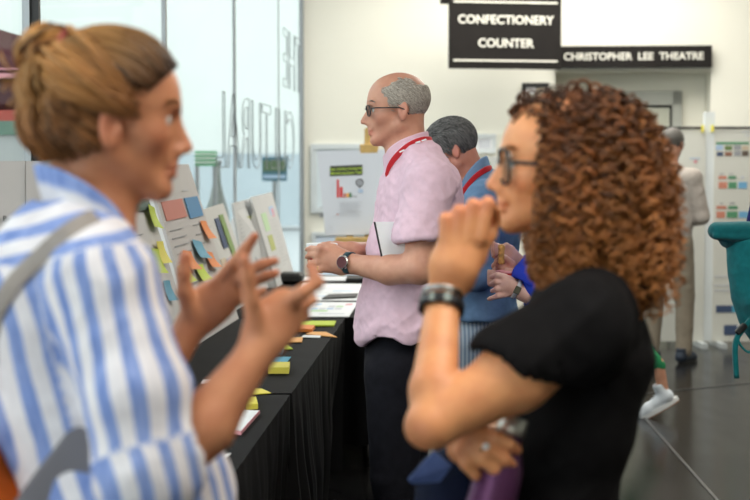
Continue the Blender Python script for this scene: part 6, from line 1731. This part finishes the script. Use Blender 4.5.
def edge_person():
    c = at(802, 200, 6.05)
    P1, H, L, B = figure('person in navy at the right edge, carrying the teal bag', (c[0], 6.05), R(30), 1.70, 0, top=(.020, .022, .14), legs=(.68, .70, .74), width=1.05,
        arms={1: ((-.05, .20, 1.08), (.12, .16, 1.0)), -1: ((.02, -.22, 1.08), (.16, -.2, 1.0))})
    # roll top bag
    Y = 5.72; root = thing('roll_top_bag', 'teal roll-top backpack with hanging straps at the right edge', 'bag', at(752, 350, Y))
    teal = cloth_mat('teal_canvas', (.012, .20, .215), .12, str_=.3, sheen=.2)
    g = SDF(at(708, 400, Y) - [.02, .22, .06], at(800, 215, Y) + [.05, .22, .06], .006)
    out = [((778, 250), .195), ((776, 272), .170), ((776, 296), .150), ((778, 318), .130), ((780, 340), .10)]
    for i in range(len(out) - 1): g.cone(at(*out[i][0], Y), at(*out[i + 1][0], Y), out[i][1], out[i + 1][1], .03, n=(0, 1, 0), f=.62)
    g.ell(at(772, 302, Y - .06), (.10, .07, .06), None, .03); g.cut(at(770, 238, Y), (0, 0, 1), .01)
    V, Fc = g.mesh(2); V = wrinkle(V, Fc, .010, (7, 7, 9), 71, ax=[[.8, 0, .6], [0, 1, 0], [-.6, 0, .8]]); mk('bag_body', V, Fc, teal, root)
    g = SDF(at(705, 250, Y) - [.02, .2, .03], at(800, 215, Y) + [.04, .2, .04], .005)
    g.cone(at(717, 231, Y - .03), at(800, 230, Y - .03), .033, .036, .01, n=(0, 1, 0), f=1.5); g.cone(at(716, 236, Y - .07), at(800, 238, Y - .07), .012, .016, .006); g.cone(at(728, 240, Y), at(790, 240, Y), .03, .035, .03, n=(0, 1, 0), f=1.6)
    V, Fc = g.mesh(2); V = wrinkle(V, Fc, .004, (6, 12, 22), 72); mk('rolled_top', V, Fc, cloth_mat('teal_canvas_dark', (.010, .15, .165), .12, sheen=.2), root)
    p = smoothpath([at(752, 318, Y - .06), at(744, 328, Y - .07), at(737, 338, Y - .08), at(735, 352, Y - .08), at(736.5, 378, Y - .08)], 24); band('webbing_strap', p, (0, 1.0, .05), .02, .018, teal, root)
    p = smoothpath([at(737, 338, Y - .08), at(741, 346, Y - .08), at(748, 352, Y - .08), at(756, 350, Y - .07)], 16); band('webbing_strap', p, (0, 1.0, .05), .02, .008, teal, root)
    b = MB(); b.box(at(741, 329, Y - .085), (.05, .03, .022), [[.7, 0, .7], [0, 1, 0], [-.7, 0, .7]], bev=.005); b.build('buckle', M['black'], root)
    cp = at(709, 238, Y - .05)
edge_person()
# ------------------------------------------------------------------ light
w = bpy.data.worlds.new('daylight'); scene.world = w; w.use_nodes = True
bg = w.node_tree.nodes['Background']; bg.inputs[0].default_value = (.92, .97, .98, 1); bg.inputs[1].default_value = 2.2
def area(name, loc, size, power, col=(1, 1, 1), target=None, sy=None):
    l = bpy.data.lights.new(name, 'AREA'); l.shape = 'RECTANGLE'; l.size = size; l.size_y = sy or size; l.energy = power; l.color = col
    o = bpy.data.objects.new(name, l); o.location = loc
    d = Vector(target if target is not None else (loc[0], loc[1], 0)) - Vector(loc)
    o.rotation_euler = d.to_track_quat('-Z', 'Y').to_euler(); COL.objects.link(o); return o
area('ceiling_lamp', (1.5, 12.0, 3.8), 3, 150, (1, .96, .88))
area('ceiling_lamp', (2.5, 8.0, 3.8), 3, 90, (1, .96, .88))
area('ceiling_lamp', (1.6, 1.6, 3.8), 2.5, 88, (1, .93, .84))
sun = bpy.data.lights.new('sun', 'SUN'); sun.energy = 1.6; sun.angle = R(20); sun.color = (1, .98, .93)
so = bpy.data.objects.new('sun', sun); so.rotation_euler = Vector((-1.0, .55, -.95)).to_track_quat('-Z', 'Y').to_euler(); COL.objects.link(so)
scene.view_settings.view_transform = 'Standard'; scene.view_settings.look = 'None'; scene.view_settings.exposure = .5; scene.view_settings.gamma = 1
scene.view_settings.use_curve_mapping = False
scene.cycles.max_bounces = 8; scene.cycles.transparent_max_bounces = 12
scene.cycles.use_denoising = True
